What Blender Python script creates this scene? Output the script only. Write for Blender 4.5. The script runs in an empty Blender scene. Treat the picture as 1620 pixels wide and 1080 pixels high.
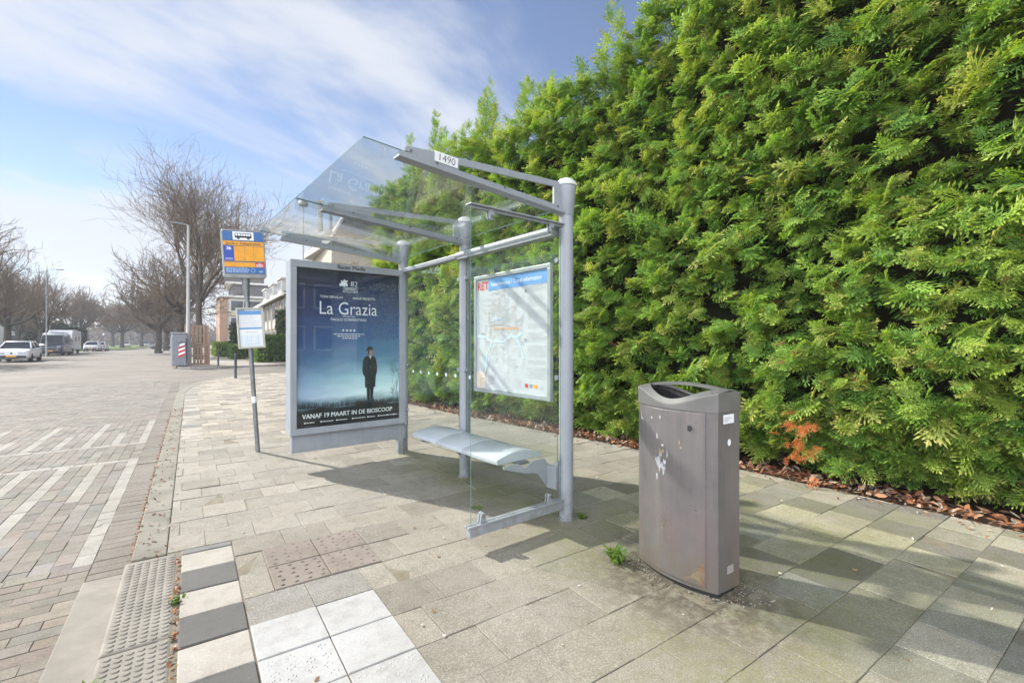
import bpy, math, random
import numpy as np
from mathutils import Vector, Matrix
R = math.radians
C = bpy.context.scene.collection
SC = bpy.context.scene

# ------------------------------------------------------------------ camera
CAM_H = 1.381
cd = bpy.data.cameras.new('camera'); cam = bpy.data.objects.new('camera', cd); C.objects.link(cam)
cam.location = (0, 0, CAM_H); cam.rotation_euler = (R(90.086), 0, R(-34.62))
cd.sensor_width = 36; cd.lens = 736.4 / 1620 * 36; cd.clip_start = 0.05; cd.clip_end = 3000
SC.camera = cam

# ------------------------------------------------------------------ light
SUN_EL, SUN_AZ = 34.0, -26.0            # azimuth measured from +Y towards +X
SC.view_settings.view_transform = 'Standard'; SC.view_settings.look = 'None'
SC.view_settings.gamma = 1.0; SC.view_settings.exposure = 1.25
W = bpy.data.worlds.new('World'); SC.world = W; W.use_nodes = True
nt = W.node_tree; nt.nodes.clear(); NN = nt.nodes.new; LK = nt.links.new
wo = NN('ShaderNodeOutputWorld'); bg = NN('ShaderNodeBackground'); bg.inputs[1].default_value = 0.075
sky = NN('ShaderNodeTexSky'); sky.sky_type = 'NISHITA'; sky.sun_disc = False
sky.sun_elevation = R(SUN_EL); sky.sun_rotation = R(SUN_AZ)
sky.air_density = 1.0; sky.dust_density = 0.0; sky.ozone_density = 1.6
geo = NN('ShaderNodeTexCoord'); sep = NN('ShaderNodeSeparateXYZ'); LK(geo.outputs['Generated'], sep.inputs[0])
def wmath(op, a, b=None, clamp=False):
    n = NN('ShaderNodeMath'); n.operation = op; n.use_clamp = clamp
    for i, v in enumerate((a, b)):
        if v is None: continue
        if isinstance(v, (int, float)): n.inputs[i].default_value = v
        else: LK(v, n.inputs[i])
    return n.outputs[0]
zz = wmath('MAXIMUM', sep.outputs[2], 0.0); den = wmath('ADD', zz, 0.16)
cx_ = wmath('DIVIDE', sep.outputs[0], den); cy_ = wmath('DIVIDE', sep.outputs[1], den)
# rotate so that the cirrus streaks run across the view, then stretch them
ca, sa = math.cos(R(28)), math.sin(R(28))
u_ = wmath('ADD', wmath('MULTIPLY', cx_, ca), wmath('MULTIPLY', cy_, sa))
v_ = wmath('SUBTRACT', wmath('MULTIPLY', cy_, ca), wmath('MULTIPLY', cx_, sa))
cmb = NN('ShaderNodeCombineXYZ'); LK(wmath('MULTIPLY', u_, 0.62), cmb.inputs[0]); LK(wmath('MULTIPLY', v_, 1.0), cmb.inputs[1])
cmb.inputs[2].default_value = 3.7
n1 = NN('ShaderNodeTexNoise'); n1.inputs['Scale'].default_value = 1.15; n1.inputs['Detail'].default_value = 9
n1.inputs['Roughness'].default_value = 0.55; n1.inputs['Distortion'].default_value = 0.35
LK(cmb.outputs[0], n1.inputs['Vector'])
low = wmath('SUBTRACT', 0.19, wmath('MULTIPLY', zz, 0.62))          # more veil towards the horizon
low = wmath('MAXIMUM', low, 0.0)
bk_cover = wmath('MAXIMUM', wmath('ADD', wmath('MULTIPLY', sep.outputs[0], -0.75), wmath('MULTIPLY', sep.outputs[1], -0.66)), 0.0)
cl = wmath('ADD', wmath('ADD', n1.outputs['Fac'], low), wmath('MULTIPLY', bk_cover, 0.22))  # denser cloud added behind the camera, part of the fill light
mr = NN('ShaderNodeMapRange'); mr.interpolation_type = 'SMOOTHSTEP'; LK(cl, mr.inputs[0])
mr.inputs[1].default_value = 0.465; mr.inputs[2].default_value = 0.64
mr.inputs[3].default_value = 0.0; mr.inputs[4].default_value = 0.9
mxs = NN('ShaderNodeMix'); mxs.data_type = 'RGBA'; LK(mr.outputs[0], mxs.inputs[0])
gain = NN('ShaderNodeMix'); gain.data_type = 'RGBA'; gain.blend_type = 'MULTIPLY'; gain.inputs[0].default_value = 1
LK(sky.outputs[0], gain.inputs[6]); gain.inputs[7].default_value = (0.90, 0.82, 0.84, 1)
bk_fill = wmath('ADD', wmath('MULTIPLY', sep.outputs[0], -0.75), wmath('MULTIPLY', sep.outputs[1], -0.66))   # clouds behind the camera, made brighter as added fill light
bmr = NN('ShaderNodeMapRange'); LK(bk_fill, bmr.inputs[0]); bmr.inputs[1].default_value = 0.05; bmr.inputs[2].default_value = 0.8; bmr.inputs[3].default_value = 1.0; bmr.inputs[4].default_value = 5.6
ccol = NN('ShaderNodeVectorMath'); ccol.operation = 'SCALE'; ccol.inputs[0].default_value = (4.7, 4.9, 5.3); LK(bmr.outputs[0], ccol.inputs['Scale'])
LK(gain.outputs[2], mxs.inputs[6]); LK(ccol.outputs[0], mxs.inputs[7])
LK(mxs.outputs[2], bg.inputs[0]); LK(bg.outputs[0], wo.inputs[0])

sl = bpy.data.lights.new('sun', 'SUN'); so = bpy.data.objects.new('sun', sl); C.objects.link(so)
sl.energy = 3.7; sl.angle = R(0.9); sl.color = (1.0, 0.955, 0.88)
sdir = Vector((math.sin(R(SUN_AZ)) * math.cos(R(SUN_EL)), math.cos(R(SUN_AZ)) * math.cos(R(SUN_EL)), math.sin(R(SUN_EL))))
so.rotation_euler = sdir.to_track_quat('Z', 'Y').to_euler(); so.location = (0, 0, 30)

# ------------------------------------------------------------------ materials
class NT:
    def __init__(s, name):
        s.m = bpy.data.materials.new(name); s.m.use_nodes = True; s.t = s.m.node_tree
        s.b = s.t.nodes['Principled BSDF']; s.out = s.t.nodes['Material Output']
    def n(s, typ, **kw):
        nd = s.t.nodes.new(typ)
        for k, v in kw.items(): setattr(nd, k, v)
        return nd
    def l(s, a, b): s.t.links.new(a, b)
    def set(s, sock, v):
        if hasattr(v, 'is_output'): s.l(v, sock)
        elif isinstance(v, (tuple, list)): sock.default_value = tuple(v) if len(v) != 3 or sock.type == 'VECTOR' else (*v, 1)
        else: sock.default_value = v
    def coord(s, kind='Object', scale=(1, 1, 1), rot=(0, 0, 0), loc=(0, 0, 0)):
        if kind == 'World': o = s.n('ShaderNodeNewGeometry').outputs['Position']
        else: o = s.n('ShaderNodeTexCoord').outputs[kind]
        mp = s.n('ShaderNodeMapping'); s.l(o, mp.inputs[0])
        mp.inputs['Scale'].default_value = scale; mp.inputs['Rotation'].default_value = rot; mp.inputs['Location'].default_value = loc
        return mp.outputs[0]
    def noise(s, vec, scale, detail=4, rough=.55, dist=0):
        n = s.n('ShaderNodeTexNoise'); s.l(vec, n.inputs['Vector'])
        n.inputs['Scale'].default_value = scale; n.inputs['Detail'].default_value = detail
        n.inputs['Roughness'].default_value = rough; n.inputs['Distortion'].default_value = dist
        return n.outputs['Fac']
    def ramp(s, f, a, b, lo=0.0, hi=1.0):
        n = s.n('ShaderNodeMapRange'); s.set(n.inputs[0], f)
        n.inputs[1].default_value = a; n.inputs[2].default_value = b; n.inputs[3].default_value = lo; n.inputs[4].default_value = hi
        return n.outputs[0]
    def mix(s, f, a, b, mode='MIX'):
        n = s.n('ShaderNodeMix', data_type='RGBA', blend_type=mode)
        s.set(n.inputs[0], f); s.set(n.inputs[6], a); s.set(n.inputs[7], b)
        return n.outputs[2]
    def math(s, op, a, b=0.0, clamp=False):
        n = s.n('ShaderNodeMath', operation=op, use_clamp=clamp); s.set(n.inputs[0], a); s.set(n.inputs[1], b)
        return n.outputs[0]
    def attr(s, name):
        return s.n('ShaderNodeAttribute', attribute_name=name).outputs['Color']
    def bump(s, h, strength=.3, dist=.01):
        n = s.n('ShaderNodeBump'); s.l(h, n.inputs['Height']); n.inputs['Strength'].default_value = strength; n.inputs['Distance'].default_value = dist
        s.l(n.outputs[0], s.b.inputs['Normal'])
    def base(s, c, rough=.6, metal=0.0, spec=None):
        s.set(s.b.inputs['Base Color'], c); s.set(s.b.inputs['Roughness'], rough); s.b.inputs['Metallic'].default_value = metal
        if spec is not None: s.b.inputs['Specular IOR Level'].default_value = spec

def pm(name, c1, c2=None, scale=6.0, rough=.6, metal=0.0, bump=0.0, bscale=80, coord='Object', lo=.35, hi=.65, spec=None, r2=None, stretch=(1, 1, 1)):
    """plain procedural material: two tones mixed by noise, a fine bump"""
    t = NT(name); v = t.coord(coord, scale=stretch)
    c2 = c2 or tuple(x * .86 for x in c1)
    f = t.ramp(t.noise(v, scale, 6, .6), lo, hi)
    t.base(t.mix(f, c1, c2), rough if r2 is None else t.ramp(f, 0, 1, rough, r2), metal, spec)
    if bump: t.bump(t.noise(v, bscale, 3), bump, .004)
    return t.m

M = {}
M['alu'] = pm('grey_coated_metal', (.355, .375, .40), (.305, .325, .35), 5, .42, .0, .05, 120)
t = NT('coated_shelter_metal'); v = t.coord('Object'); sp_ = t.n('ShaderNodeSeparateXYZ'); t.l(v, sp_.inputs[0])
c = t.mix(t.ramp(t.noise(v, 5, 6, .6), .35, .65), (.285, .305, .335), (.25, .268, .295))
st = t.noise(t.coord('Object', (30, 30, 1.3)), 1.0, 5, .65); c = t.mix(t.ramp(st, .5, .75, 0, .4), c, (.20, .205, .205))
gr = t.math('MULTIPLY', t.ramp(sp_.outputs[2], .0, .32, 1, 0), t.ramp(t.noise(v, 16, 6, .7), .36, .62)); c = t.mix(t.math('MULTIPLY', gr, .8, True), c, (.13, .125, .09))
sk = t.noise(v, 55, 5, .7); c = t.mix(t.ramp(sk, .62, .72, 0, .55), c, (.2, .195, .18))
t.base(c, t.ramp(st, .3, .7, .36, .55), 0, .5); t.bump(t.noise(v, 120, 3), .05, .003); M['alu'] = t.m
M['alu_dark'] = pm('dark_grey_metal', (.13, .14, .16), (.10, .11, .12), 7, .45)
M['steel'] = pm('worn_steel', (.5, .5, .5), (.3, .29, .27), 30, .3, .9)
M['galv'] = pm('galvanised_steel', (.23, .24, .25), (.15, .155, .16), 18, .5, .55, .1, 60)
M['galv_pale'] = pm('pale_lamp_steel', (.36, .36, .34), (.29, .29, .28), 9, .55, .2)
M['black'] = pm('black_plastic', (.02, .02, .022), (.03, .03, .03), 12, .45)
M['rubber'] = pm('tyre_rubber', (.018, .018, .02), (.03, .03, .03), 20, .8)
M['whiteink'] = pm('white_ink', (.78, .79, .8), (.74, .75, .76), 20, .6)
M['greyink'] = pm('grey_ink', (.2, .21, .23), (.26, .27, .28), 30, .6)
M['paper'] = pm('white_paper', (.74, .75, .76), (.69, .70, .71), 4, .5)
M['blueink'] = pm('blue_ink', (.10, .26, .52), (.12, .30, .56), 8, .5)
M['paleblue'] = pm('pale_blue_ink', (.45, .66, .80), (.5, .7, .82), 8, .5)
M['redink'] = pm('red_ink', (.55, .03, .04), (.48, .03, .035), 8, .5)
M['navy'] = pm('dark_blue_ink', (.025, .06, .33), (.03, .07, .36), 8, .5)
M['signblue'] = pm('sign_blue', (.02, .11, .36), (.03, .14, .38), 14, .45)
M['orange'] = pm('weathered_orange', (.78, .34, .012), (.62, .27, .02), 9, .5)
M['sand'] = pm('joint_sand', (.20, .17, .125), (.13, .115, .075), 9, .95, coord='World')

def glass_mat(name, tint=(.86, .93, .9), dirt=.03, ior=1.45, dirtcol=(.6, .64, .6), rough=0.0):
    t = NT(name); t.t.nodes.remove(t.b)
    tr = t.n('ShaderNodeBsdfTransparent'); tr.inputs[0].default_value = (*tint, 1)
    gl = t.n('ShaderNodeBsdfGlossy'); gl.inputs['Roughness'].default_value = rough
    lw = t.n('ShaderNodeLayerWeight'); lw.inputs[0].default_value = .5; fz = t.math('ADD', .035, t.math('MULTIPLY', t.math('POWER', lw.outputs['Facing'], 4.2), .85), True)
    df = t.n('ShaderNodeBsdfDiffuse'); df.inputs[0].default_value = (*dirtcol, 1)
    v = t.coord('Object'); f = t.ramp(t.noise(v, 3.2, 7, .65, .4), .3, .75, dirt * .4, dirt * 1.7)
    a = t.n('ShaderNodeMixShader'); t.l(f, a.inputs[0]); t.l(tr.outputs[0], a.inputs[1]); t.l(df.outputs[0], a.inputs[2])
    b = t.n('ShaderNodeMixShader'); t.l(fz, b.inputs[0]); t.l(a.outputs[0], b.inputs[1]); t.l(gl.outputs[0], b.inputs[2])
    t.l(b.outputs[0], t.out.inputs[0]); return t.m
M['glass'] = glass_mat('clear_shelter_glass', (.972, .988, .98), .010)
M['roofglass'] = glass_mat('dusty_roof_glass', (.962, .982, .972), .05, 1.45, (.72, .76, .70))
M['caseglass'] = glass_mat('poster_case_glass', (.95, .97, .97), .01, 1.5)
M['window'] = pm('dark_window_glass', (.035, .042, .05), (.08, .09, .10), .7, .08, 0, 0, 80, 'World', spec=.6)
M['carglass'] = pm('car_window_glass', (.03, .035, .042), (.05, .055, .06), 2, .08, spec=.7)
M['frost'] = pm('frosted_dot', (.78, .82, .82), (.74, .79, .79), 9, .5)

# ------------------------------------------------------------------ mesh helpers
class MB:
    def __init__(s): s.v = []; s.f = []; s.mi = []; s.sm = []
    def add(s, vs, fs, mi=0, smooth=False, mx=None):
        o = len(s.v)
        for p in vs: s.v.append(tuple(mx @ Vector(p)) if mx is not None else tuple(p))
        for f in fs: s.f.append(tuple(i + o for i in f)); s.mi.append(mi); s.sm.append(smooth)
        return s
    def box(s, x0, y0, z0, x1, y1, z1, mi=0, mx=None):
        vs = [(x, y, z) for z in (z0, z1) for y in (y0, y1) for x in (x0, x1)]
        return s.add(vs, [(0, 2, 3, 1), (4, 5, 7, 6), (0, 1, 5, 4), (2, 6, 7, 3), (0, 4, 6, 2), (1, 3, 7, 5)], mi, False, mx)
    def prism(s, poly, a, b, axis='z', mi=0, mx=None):
        """poly of 2D points extruded between a and b along axis"""
        def P(p, h):
            return {'z': (p[0], p[1], h), 'y': (p[0], h, p[1]), 'x': (h, p[0], p[1])}[axis]
        n = len(poly); vs = [P(p, a) for p in poly] + [P(p, b) for p in poly]
        fs = [tuple(range(n - 1, -1, -1)), tuple(range(n, 2 * n))] + [(i, (i + 1) % n, n + (i + 1) % n, n + i) for i in range(n)]
        return s.add(vs, fs, mi, False, mx)
    def tube(s, pts, rads, seg=10, mi=0, caps=True, mx=None, smooth=True):
        pts = [Vector(p) for p in pts]; n = len(pts)
        if not isinstance(rads, (list, tuple)): rads = [rads] * n
        vs = []; fs = []; ref = None
        for i, p in enumerate(pts):
            d = (pts[min(i + 1, n - 1)] - pts[max(i - 1, 0)]).normalized()
            if ref is None:
                ref = Vector((1, 0, 0)) if abs(d.x) < .9 else Vector((0, 1, 0))
            a = (ref - d * ref.dot(d)).normalized(); b = d.cross(a); ref = a
            for k in range(seg):
                t = 2 * math.pi * k / seg; q = p + (a * math.cos(t) + b * math.sin(t)) * rads[i]; vs.append(q)
        for i in range(n - 1):
            for k in range(seg):
                k2 = (k + 1) % seg; fs.append((i * seg + k, i * seg + k2, (i + 1) * seg + k2, (i + 1) * seg + k))
        s.add(vs, fs, mi, smooth, mx)
        if caps:
            s.add(vs[:seg], [tuple(range(seg - 1, -1, -1))], mi, False, mx); s.add(vs[-seg:], [tuple(range(seg))], mi, False, mx)
        return s
    def lathe(s, prof, seg=24, mi=0, mx=None, smooth=True, loc=(0, 0, 0)):
        vs = []; fs = []; n = len(prof)
        for r, z in prof:
            for k in range(seg):
                t = 2 * math.pi * k / seg; vs.append((loc[0] + r * math.cos(t), loc[1] + r * math.sin(t), loc[2] + z))
        for i in range(n - 1):
            for k in range(seg):
                k2 = (k + 1) % seg; fs.append((i * seg + k, i * seg + k2, (i + 1) * seg + k2, (i + 1) * seg + k))
        s.add(vs, fs, mi, smooth, mx)
        s.add(vs[:seg], [tuple(range(seg - 1, -1, -1))], mi, False, mx); s.add(vs[-seg:], [tuple(range(seg))], mi, False, mx)
        return s
    def quad(s, a, b, c, d, mi=0, mx=None): return s.add([a, b, c, d], [(0, 1, 2, 3)], mi, False, mx)
    def loft(s, rows, mi=0, closed=False, smooth=True, mx=None):
        n = len(rows[0]); vs = [p for r in rows for p in r]; fs = []
        for i in range(len(rows) - 1):
            for k in range(n if closed else n - 1):
                k2 = (k + 1) % n; fs.append((i * n + k, i * n + k2, (i + 1) * n + k2, (i + 1) * n + k))
        return s.add(vs, fs, mi, smooth, mx)
    def build(s, name, mats, parent=None, bevel=0, seg=2, loc=None):
        me = bpy.data.meshes.new(name); me.from_pydata(s.v, [], s.f)
        for m in (mats if isinstance(mats, (list, tuple)) else [mats]): me.materials.append(m)
        me.polygons.foreach_set('material_index', s.mi); me.polygons.foreach_set('use_smooth', s.sm)
        me.update(); o = bpy.data.objects.new(name, me); C.objects.link(o)
        if parent is not None: o.parent = parent
        if loc: o.location = loc
        if bevel:
            b = o.modifiers.new('bevel', 'BEVEL'); b.width = bevel; b.segments = seg; b.limit_method = 'ANGLE'; b.angle_limit = R(40)
        return o
def npmesh(name, V, F, mat, parent=None, tint=None, smooth=False):
    """fast mesh from numpy arrays: V (n,3), F (m,k); tint (n,3) as a point colour"""
    me = bpy.data.meshes.new(name); k = F.shape[1]
    me.vertices.add(len(V)); me.vertices.foreach_set('co', np.ascontiguousarray(V, dtype=np.float32).ravel())
    me.loops.add(F.size); me.loops.foreach_set('vertex_index', np.ascontiguousarray(F, dtype=np.int32).ravel())
    me.polygons.add(len(F)); me.polygons.foreach_set('loop_start', np.arange(0, F.size, k, dtype=np.int32))
    me.polygons.foreach_set('loop_total', np.full(len(F), k, dtype=np.int32))
    me.polygons.foreach_set('use_smooth', np.full(len(F), smooth, dtype=bool))
    me.update(calc_edges=True)
    if tint is not None:
        a = me.color_attributes.new('tint', 'FLOAT_COLOR', 'POINT')
        a.data.foreach_set('color', np.concatenate([tint, np.ones((len(tint), 1))], 1).astype(np.float32).ravel())
    for m in (mat if isinstance(mat, (list, tuple)) else [mat]): me.materials.append(m)
    o = bpy.data.objects.new(name, me); C.objects.link(o)
    if parent is not None: o.parent = parent
    return o
def tag(o, label=None, cat=None, group=None, kind=None):
    if label: o['label'] = label
    if cat: o['category'] = cat
    if group: o['group'] = group
    if kind: o['kind'] = kind
    return o
def thing(name, label, cat, loc=(0, 0, 0), rz=0.0, group=None):
    o = bpy.data.objects.new(name, None); C.objects.link(o); o.empty_display_size = .2
    o.location = loc; o.rotation_euler = (0, 0, rz)
    return tag(o, label, cat, group)
def struct(o, label, cat):
    return tag(o, label, cat, None, 'structure')
def copy_tree(o, parent=None):
    c = o.copy(); C.objects.link(c)
    if parent is not None: c.parent = parent
    for ch in [x for x in o.children]: copy_tree(ch, c)
    return c
_tmp = []
def text(mb, body, size, mx, mi=0, align='CENTER', bold=0.0, sx=1.0):
    """lettering as flat faces in the xz plane of mx (x right, z up, facing -y)"""
    cu = bpy.data.curves.new('lettering', 'FONT'); cu.body = body; cu.size = size; cu.align_x = align; cu.align_y = 'CENTER'
    cu.offset = bold; cu.resolution_u = 3
    o = bpy.data.objects.new('lettering_tmp', cu); C.objects.link(o)
    dg = bpy.context.evaluated_depsgraph_get(); ev = o.evaluated_get(dg); me = ev.to_mesh()
    mb.add([(v.co.x * sx, 0, v.co.y) for v in me.vertices], [tuple(p.vertices) for p in me.polygons], mi, False, mx)
    ev.to_mesh_clear(); bpy.data.objects.remove(o); bpy.data.curves.remove(cu)
def T(x, y, z): return Matrix.Translation((x, y, z))
def rectxz(mb, x0, z0, x1, z1, y, mi=0, mx=None): mb.quad((x0, y, z0), (x1, y, z0), (x1, y, z1), (x0, y, z1), mi, mx)
rng = np.random.default_rng(7); random.seed(5)
# ------------------------------------------------------------------ ground materials
def ellipse_mask(t, cx, cy, rx, ry, rot=0.0):
    p = t.n('ShaderNodeNewGeometry').outputs['Position']
    s1 = t.n('ShaderNodeVectorMath', operation='SUBTRACT'); t.l(p, s1.inputs[0]); s1.inputs[1].default_value = (cx, cy, 0)
    mp = t.n('ShaderNodeMapping'); t.l(s1.outputs[0], mp.inputs[0]); mp.inputs['Rotation'].default_value = (0, 0, rot)
    m2 = t.n('ShaderNodeVectorMath', operation='MULTIPLY'); t.l(mp.outputs[0], m2.inputs[0]); m2.inputs[1].default_value = (1 / rx, 1 / ry, 0)
    ln = t.n('ShaderNodeVectorMath', operation='LENGTH'); t.l(m2.outputs[0], ln.inputs[0])
    return t.ramp(ln.outputs['Value'], .35, 1.0, 1.0, 0.0)
def paving_mat(name, moss=False, speck=.8, rough=.85, bump=.35):
    t = NT(name); v = t.coord('World'); c = t.attr('tint')
    sp = t.noise(v, 150, 3, .85); sp2 = t.noise(v, 75, 3, .75); big = t.noise(v, 1.7, 5, .6); mid = t.noise(v, 11, 5, .65)
    c = t.mix(t.ramp(sp, .36, .60, speck, 0), c, t.mix(1.0, c, (.42, .42, .43, 1), 'MULTIPLY'))
    c = t.mix(t.ramp(sp2, .54, .70, 0, speck * .7), c, t.mix(1.0, c, (1.6, 1.57, 1.5, 1), 'MULTIPLY'))
    c = t.mix(t.ramp(big, .36, .62, 0, .8), c, t.mix(1.0, c, (.80, .79, .76, 1), 'MULTIPLY'))
    c = t.mix(t.ramp(mid, .48, .68, 0, .7), c, t.mix(1.0, c, (.78, .76, .72, 1), 'MULTIPLY'))
    if moss:
        g = t.noise(v, 2.6, 6, .7); g2 = t.noise(v, 40, 4, .7)
        ms = t.math('MULTIPLY', t.ramp(g, .32, .58), t.ramp(g2, .25, .65))
        ar = None
        for e in ((2.3, 4.1, .34, 2.0, R(-3)), (2.5, 2.3, 1.0, .85), (2.35, 1.2, 1.2, .8), (3.6, 1.9, 1.5, 1.9), (2.9, 4.6, 1.6, 1.1)):
            k = ellipse_mask(t, *e); k = t.math('MULTIPLY', k, (1.0, .75, .75, .72, .45)[0 if ar is None else min(4, 1 + len(_mk))])
            if ar is None: ar = k; _mk = []
            else: ar = t.math('MAXIMUM', ar, k); _mk.append(1)
        c = t.mix(t.math('MULTIPLY', ms, ar, True), c, t.mix(t.ramp(g2, .3, .7), (.115, .125, .030, 1), (.17, .17, .06, 1)))
        # damp dirt round the foot of the bin
        d = t.math('MULTIPLY', ellipse_mask(t, 2.33, 1.64, .62, .80), t.ramp(t.noise(v, 14, 6, .7), .36, .56))
        c = t.mix(t.math('MULTIPLY', d, .95, True), c, (.085, .068, .05, 1))
    t.base(c, rough, 0, .25)
    h = t.math('ADD', t.math('MULTIPLY', sp, .6), t.math('MULTIPLY', sp2, .7)); t.bump(h, bump, .004)
    return t.m
M['paving'] = paving_mat('concrete_paving', True)
M['clinker'] = paving_mat('road_clinker', False, .6, .85, .5)
M['smoothconc'] = paving_mat('smooth_concrete', False, .28, .8, .2)
def brick_mat(name, c1, c2, mortar, sx, sy, scale=1.0, off=.5, rot=0.0):
    t = NT(name); v = t.coord('World', rot=(0, 0, rot))
    b = t.n('ShaderNodeTexBrick'); t.l(v, b.inputs['Vector']); b.offset = off
    b.inputs['Color1'].default_value = (*c1, 1); b.inputs['Color2'].default_value = (*c2, 1); b.inputs['Mortar'].default_value = (*mortar, 1)
    b.inputs['Scale'].default_value = 1; b.inputs['Brick Width'].default_value = sx; b.inputs['Row Height'].default_value = sy
    b.inputs['Mortar Size'].default_value = .006; b.inputs['Bias'].default_value = 0
    big = t.noise(v, .45, 7, .7); sp = t.noise(v, 60, 4, .7)
    c = t.mix(t.ramp(big, .40, .62, 0, .9), b.outputs['Color'], t.mix(1.0, b.outputs['Color'], (.72, .69, .65, 1), 'MULTIPLY'))
    c = t.mix(t.ramp(sp, .4, .7, 0, .4), c, t.mix(1.0, c, (.55, .55, .55, 1), 'MULTIPLY'))
    t.base(c, .85, 0, .25); t.bump(t.math('SUBTRACT', 1.0, b.outputs['Fac']), .35, .006); return t.m
M['road_far'] = brick_mat('far_road_clinker', (.22, .20, .172), (.18, .163, .14), (.16, .14, .115), .2, .1)
M['pave_far'] = brick_mat('far_concrete_paving', (.36, .33, .28), (.30, .275, .235), (.2, .18, .14), .3, .3)
t = NT('grass_ground'); v = t.coord('World')
t.base(t.mix(t.ramp(t.noise(v, .4, 6, .6), .35, .65), (.085, .12, .035, 1), (.14, .13, .06, 1)), .95, 0, .1); M['grassland'] = t.m
t = NT('lawn_green'); v = t.coord('World')
t.base(t.mix(t.ramp(t.noise(v, 3, 6, .7), .35, .65), (.10, .17, .04, 1), (.10, .13, .045, 1)), .95, 0, .1); M['lawn'] = t.m

# ------------------------------------------------------------------ paving as real slabs
def slabs(name, rects, z, tint, mat, gap=.003, bev=.002, depth=.03, jit=.0021, parent=None):
    r = np.array(rects, float); n = len(r); tint = np.array(tint, float)
    x0, y0, x1, y1 = r[:, 0] + gap / 2, r[:, 1] + gap / 2, r[:, 2] - gap / 2, r[:, 3] - gap / 2
    dz = rng.normal(0, jit, (n, 4)) * .6 + rng.normal(0, jit, (n, 1))
    V = np.zeros((n, 12, 3))
    for k, (xx, yy) in enumerate(((x0, y0), (x1, y0), (x1, y1), (x0, y1))):
        sx = 1 if k in (0, 3) else -1; sy = 1 if k in (0, 1) else -1
        V[:, k] = np.stack([xx + sx * bev, yy + sy * bev, z + dz[:, k]], 1)
        V[:, 4 + k] = np.stack([xx, yy, z + dz[:, k] - bev], 1)
        V[:, 8 + k] = np.stack([xx, yy, np.full(n, z - depth)], 1)
    F = [(0, 1, 2, 3)]
    for a in (0, 4):
        for k in range(4): F.append((a + 4 + k, a + 4 + (k + 1) % 4, a + (k + 1) % 4, a + k))
    F = (np.array(F)[None] + (np.arange(n) * 12)[:, None, None]).reshape(-1, 4)
    return npmesh(name, V.reshape(-1, 3), F, mat, parent, np.repeat(tint, 12, 0))

def kerb_x(y):          # inner side of the kerb; turns into the side street
    pts = [(-99, -.125), (13, -.125), (15.8, -.12), (17.9, .1), (20.1, .5), (21.8, 1.2), (22.7, 1.9), (23.5, 3.6), (24.2, 9), (24.4, 20)]
    for (ya, xa), (yb, xb) in zip(pts, pts[1:]):
        if ya <= y <= yb: return xa + (xb - xa) * (y - ya) / (yb - ya)
    return 99
def hedge_x(y):         # edge of the pavement along the hedge
    return float(np.interp(y, [-6, .67, 2.75, 3.93, 9.06, 12.8], [5.05, 4.99, 4.93, 4.76, 4.1, 3.85]))
S, X0, Y0 = .303, .237, .4613
rects = []; tints = []
def blocked(yc):
    b = []
    if yc < 3.70: b.append((-.30, X0))
    if yc < Y0 + 7 * S: b.append((X0, X0 + 2 * S))
    elif yc < Y0 + 8 * S: b.append((X0, X0 + 2 * S))
    if Y0 + 8 * S < yc < Y0 + 10 * S: b.append((X0 + S / 2, X0 + S / 2 + 2 * S))
    return b
for k in range(-14, 80):
    ya, yb = Y0 + k * S, Y0 + (k + 1) * S; yc = (ya + yb) / 2
    xs = max(kerb_x(ya), kerb_x(yb)) if yc > 3.7 else -.05
    if xs > 30: break
    xe = hedge_x(yc) if yc < 12.9 else 12.0
    for i in range(-3, 45):
        a = X0 + i * S - (S / 2 if k % 2 else 0); b = a + S
        segs = [(max(a, xs), min(b, xe))]
        for p, q in blocked(yc):
            nx = []
            for u, w in segs:
                if w <= p or u >= q: nx.append((u, w))
                else:
                    if u < p: nx.append((u, p))
                    if w > q: nx.append((q, w))
            segs = nx
        for u, w in segs:
            if w - u < .03: continue
            cxm = (u + w) / 2; g = rng.normal(0, .027)
            base = np.array([.312, .288, .238])
            if cxm > 2.75 and yc < 3.2:                      # mixed darker and mossy slabs by the hedge
                base = np.array([[.34, .325, .26], [.24, .24, .225], [.185, .178, .165], [.30, .29, .245], [.26, .255, .205], [.36, .34, .30]][rng.integers(6)]) * np.array([1.16, 1.13, 1.04])  # tones raised in colour to lighten the shadows falling here
            elif yc > 7.6 and cxm > .15:
                base = np.array([[.40, .36, .295], [.30, .275, .235], [.44, .395, .32], [.355, .32, .27]][rng.integers(4)])
            elif yc > 3.7: base = np.array([.34, .317, .268])
            rects.append((u, ya, w, yb)); tints.append(base * (1 + g * 3))
# two narrow rows between the white and the brown tactile slabs
for i in range(2):
    for j in range(2):
        rects.append((X0 + i * S, Y0 + 7 * S + j * S / 2, X0 + (i + 1) * S, Y0 + 7 * S + (j + 1) * S / 2)); tints.append(np.array([.29, .275, .245]))
struct(slabs('pavement', rects, 0.0, tints, M['paving']), 'grey concrete slab pavement running between the kerb and the hedge', 'pavement')
mb = MB()
bed = [(-.125, -5), (5.2, -5), (5.2, 12.9), (12, 12.9), (12, 24.1)] + [(kerb_x(y) + .0, y) for y in (23.9, 23.5, 23, 22.7, 22.2, 21.8, 21, 20.1, 19, 17.9, 15.8, 13)]
mb.prism(bed, -.09, -.005); struct(mb.build('pavement_bed', M['sand']), 'sandy bed showing in the joints of the pavement', 'ground')

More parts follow.
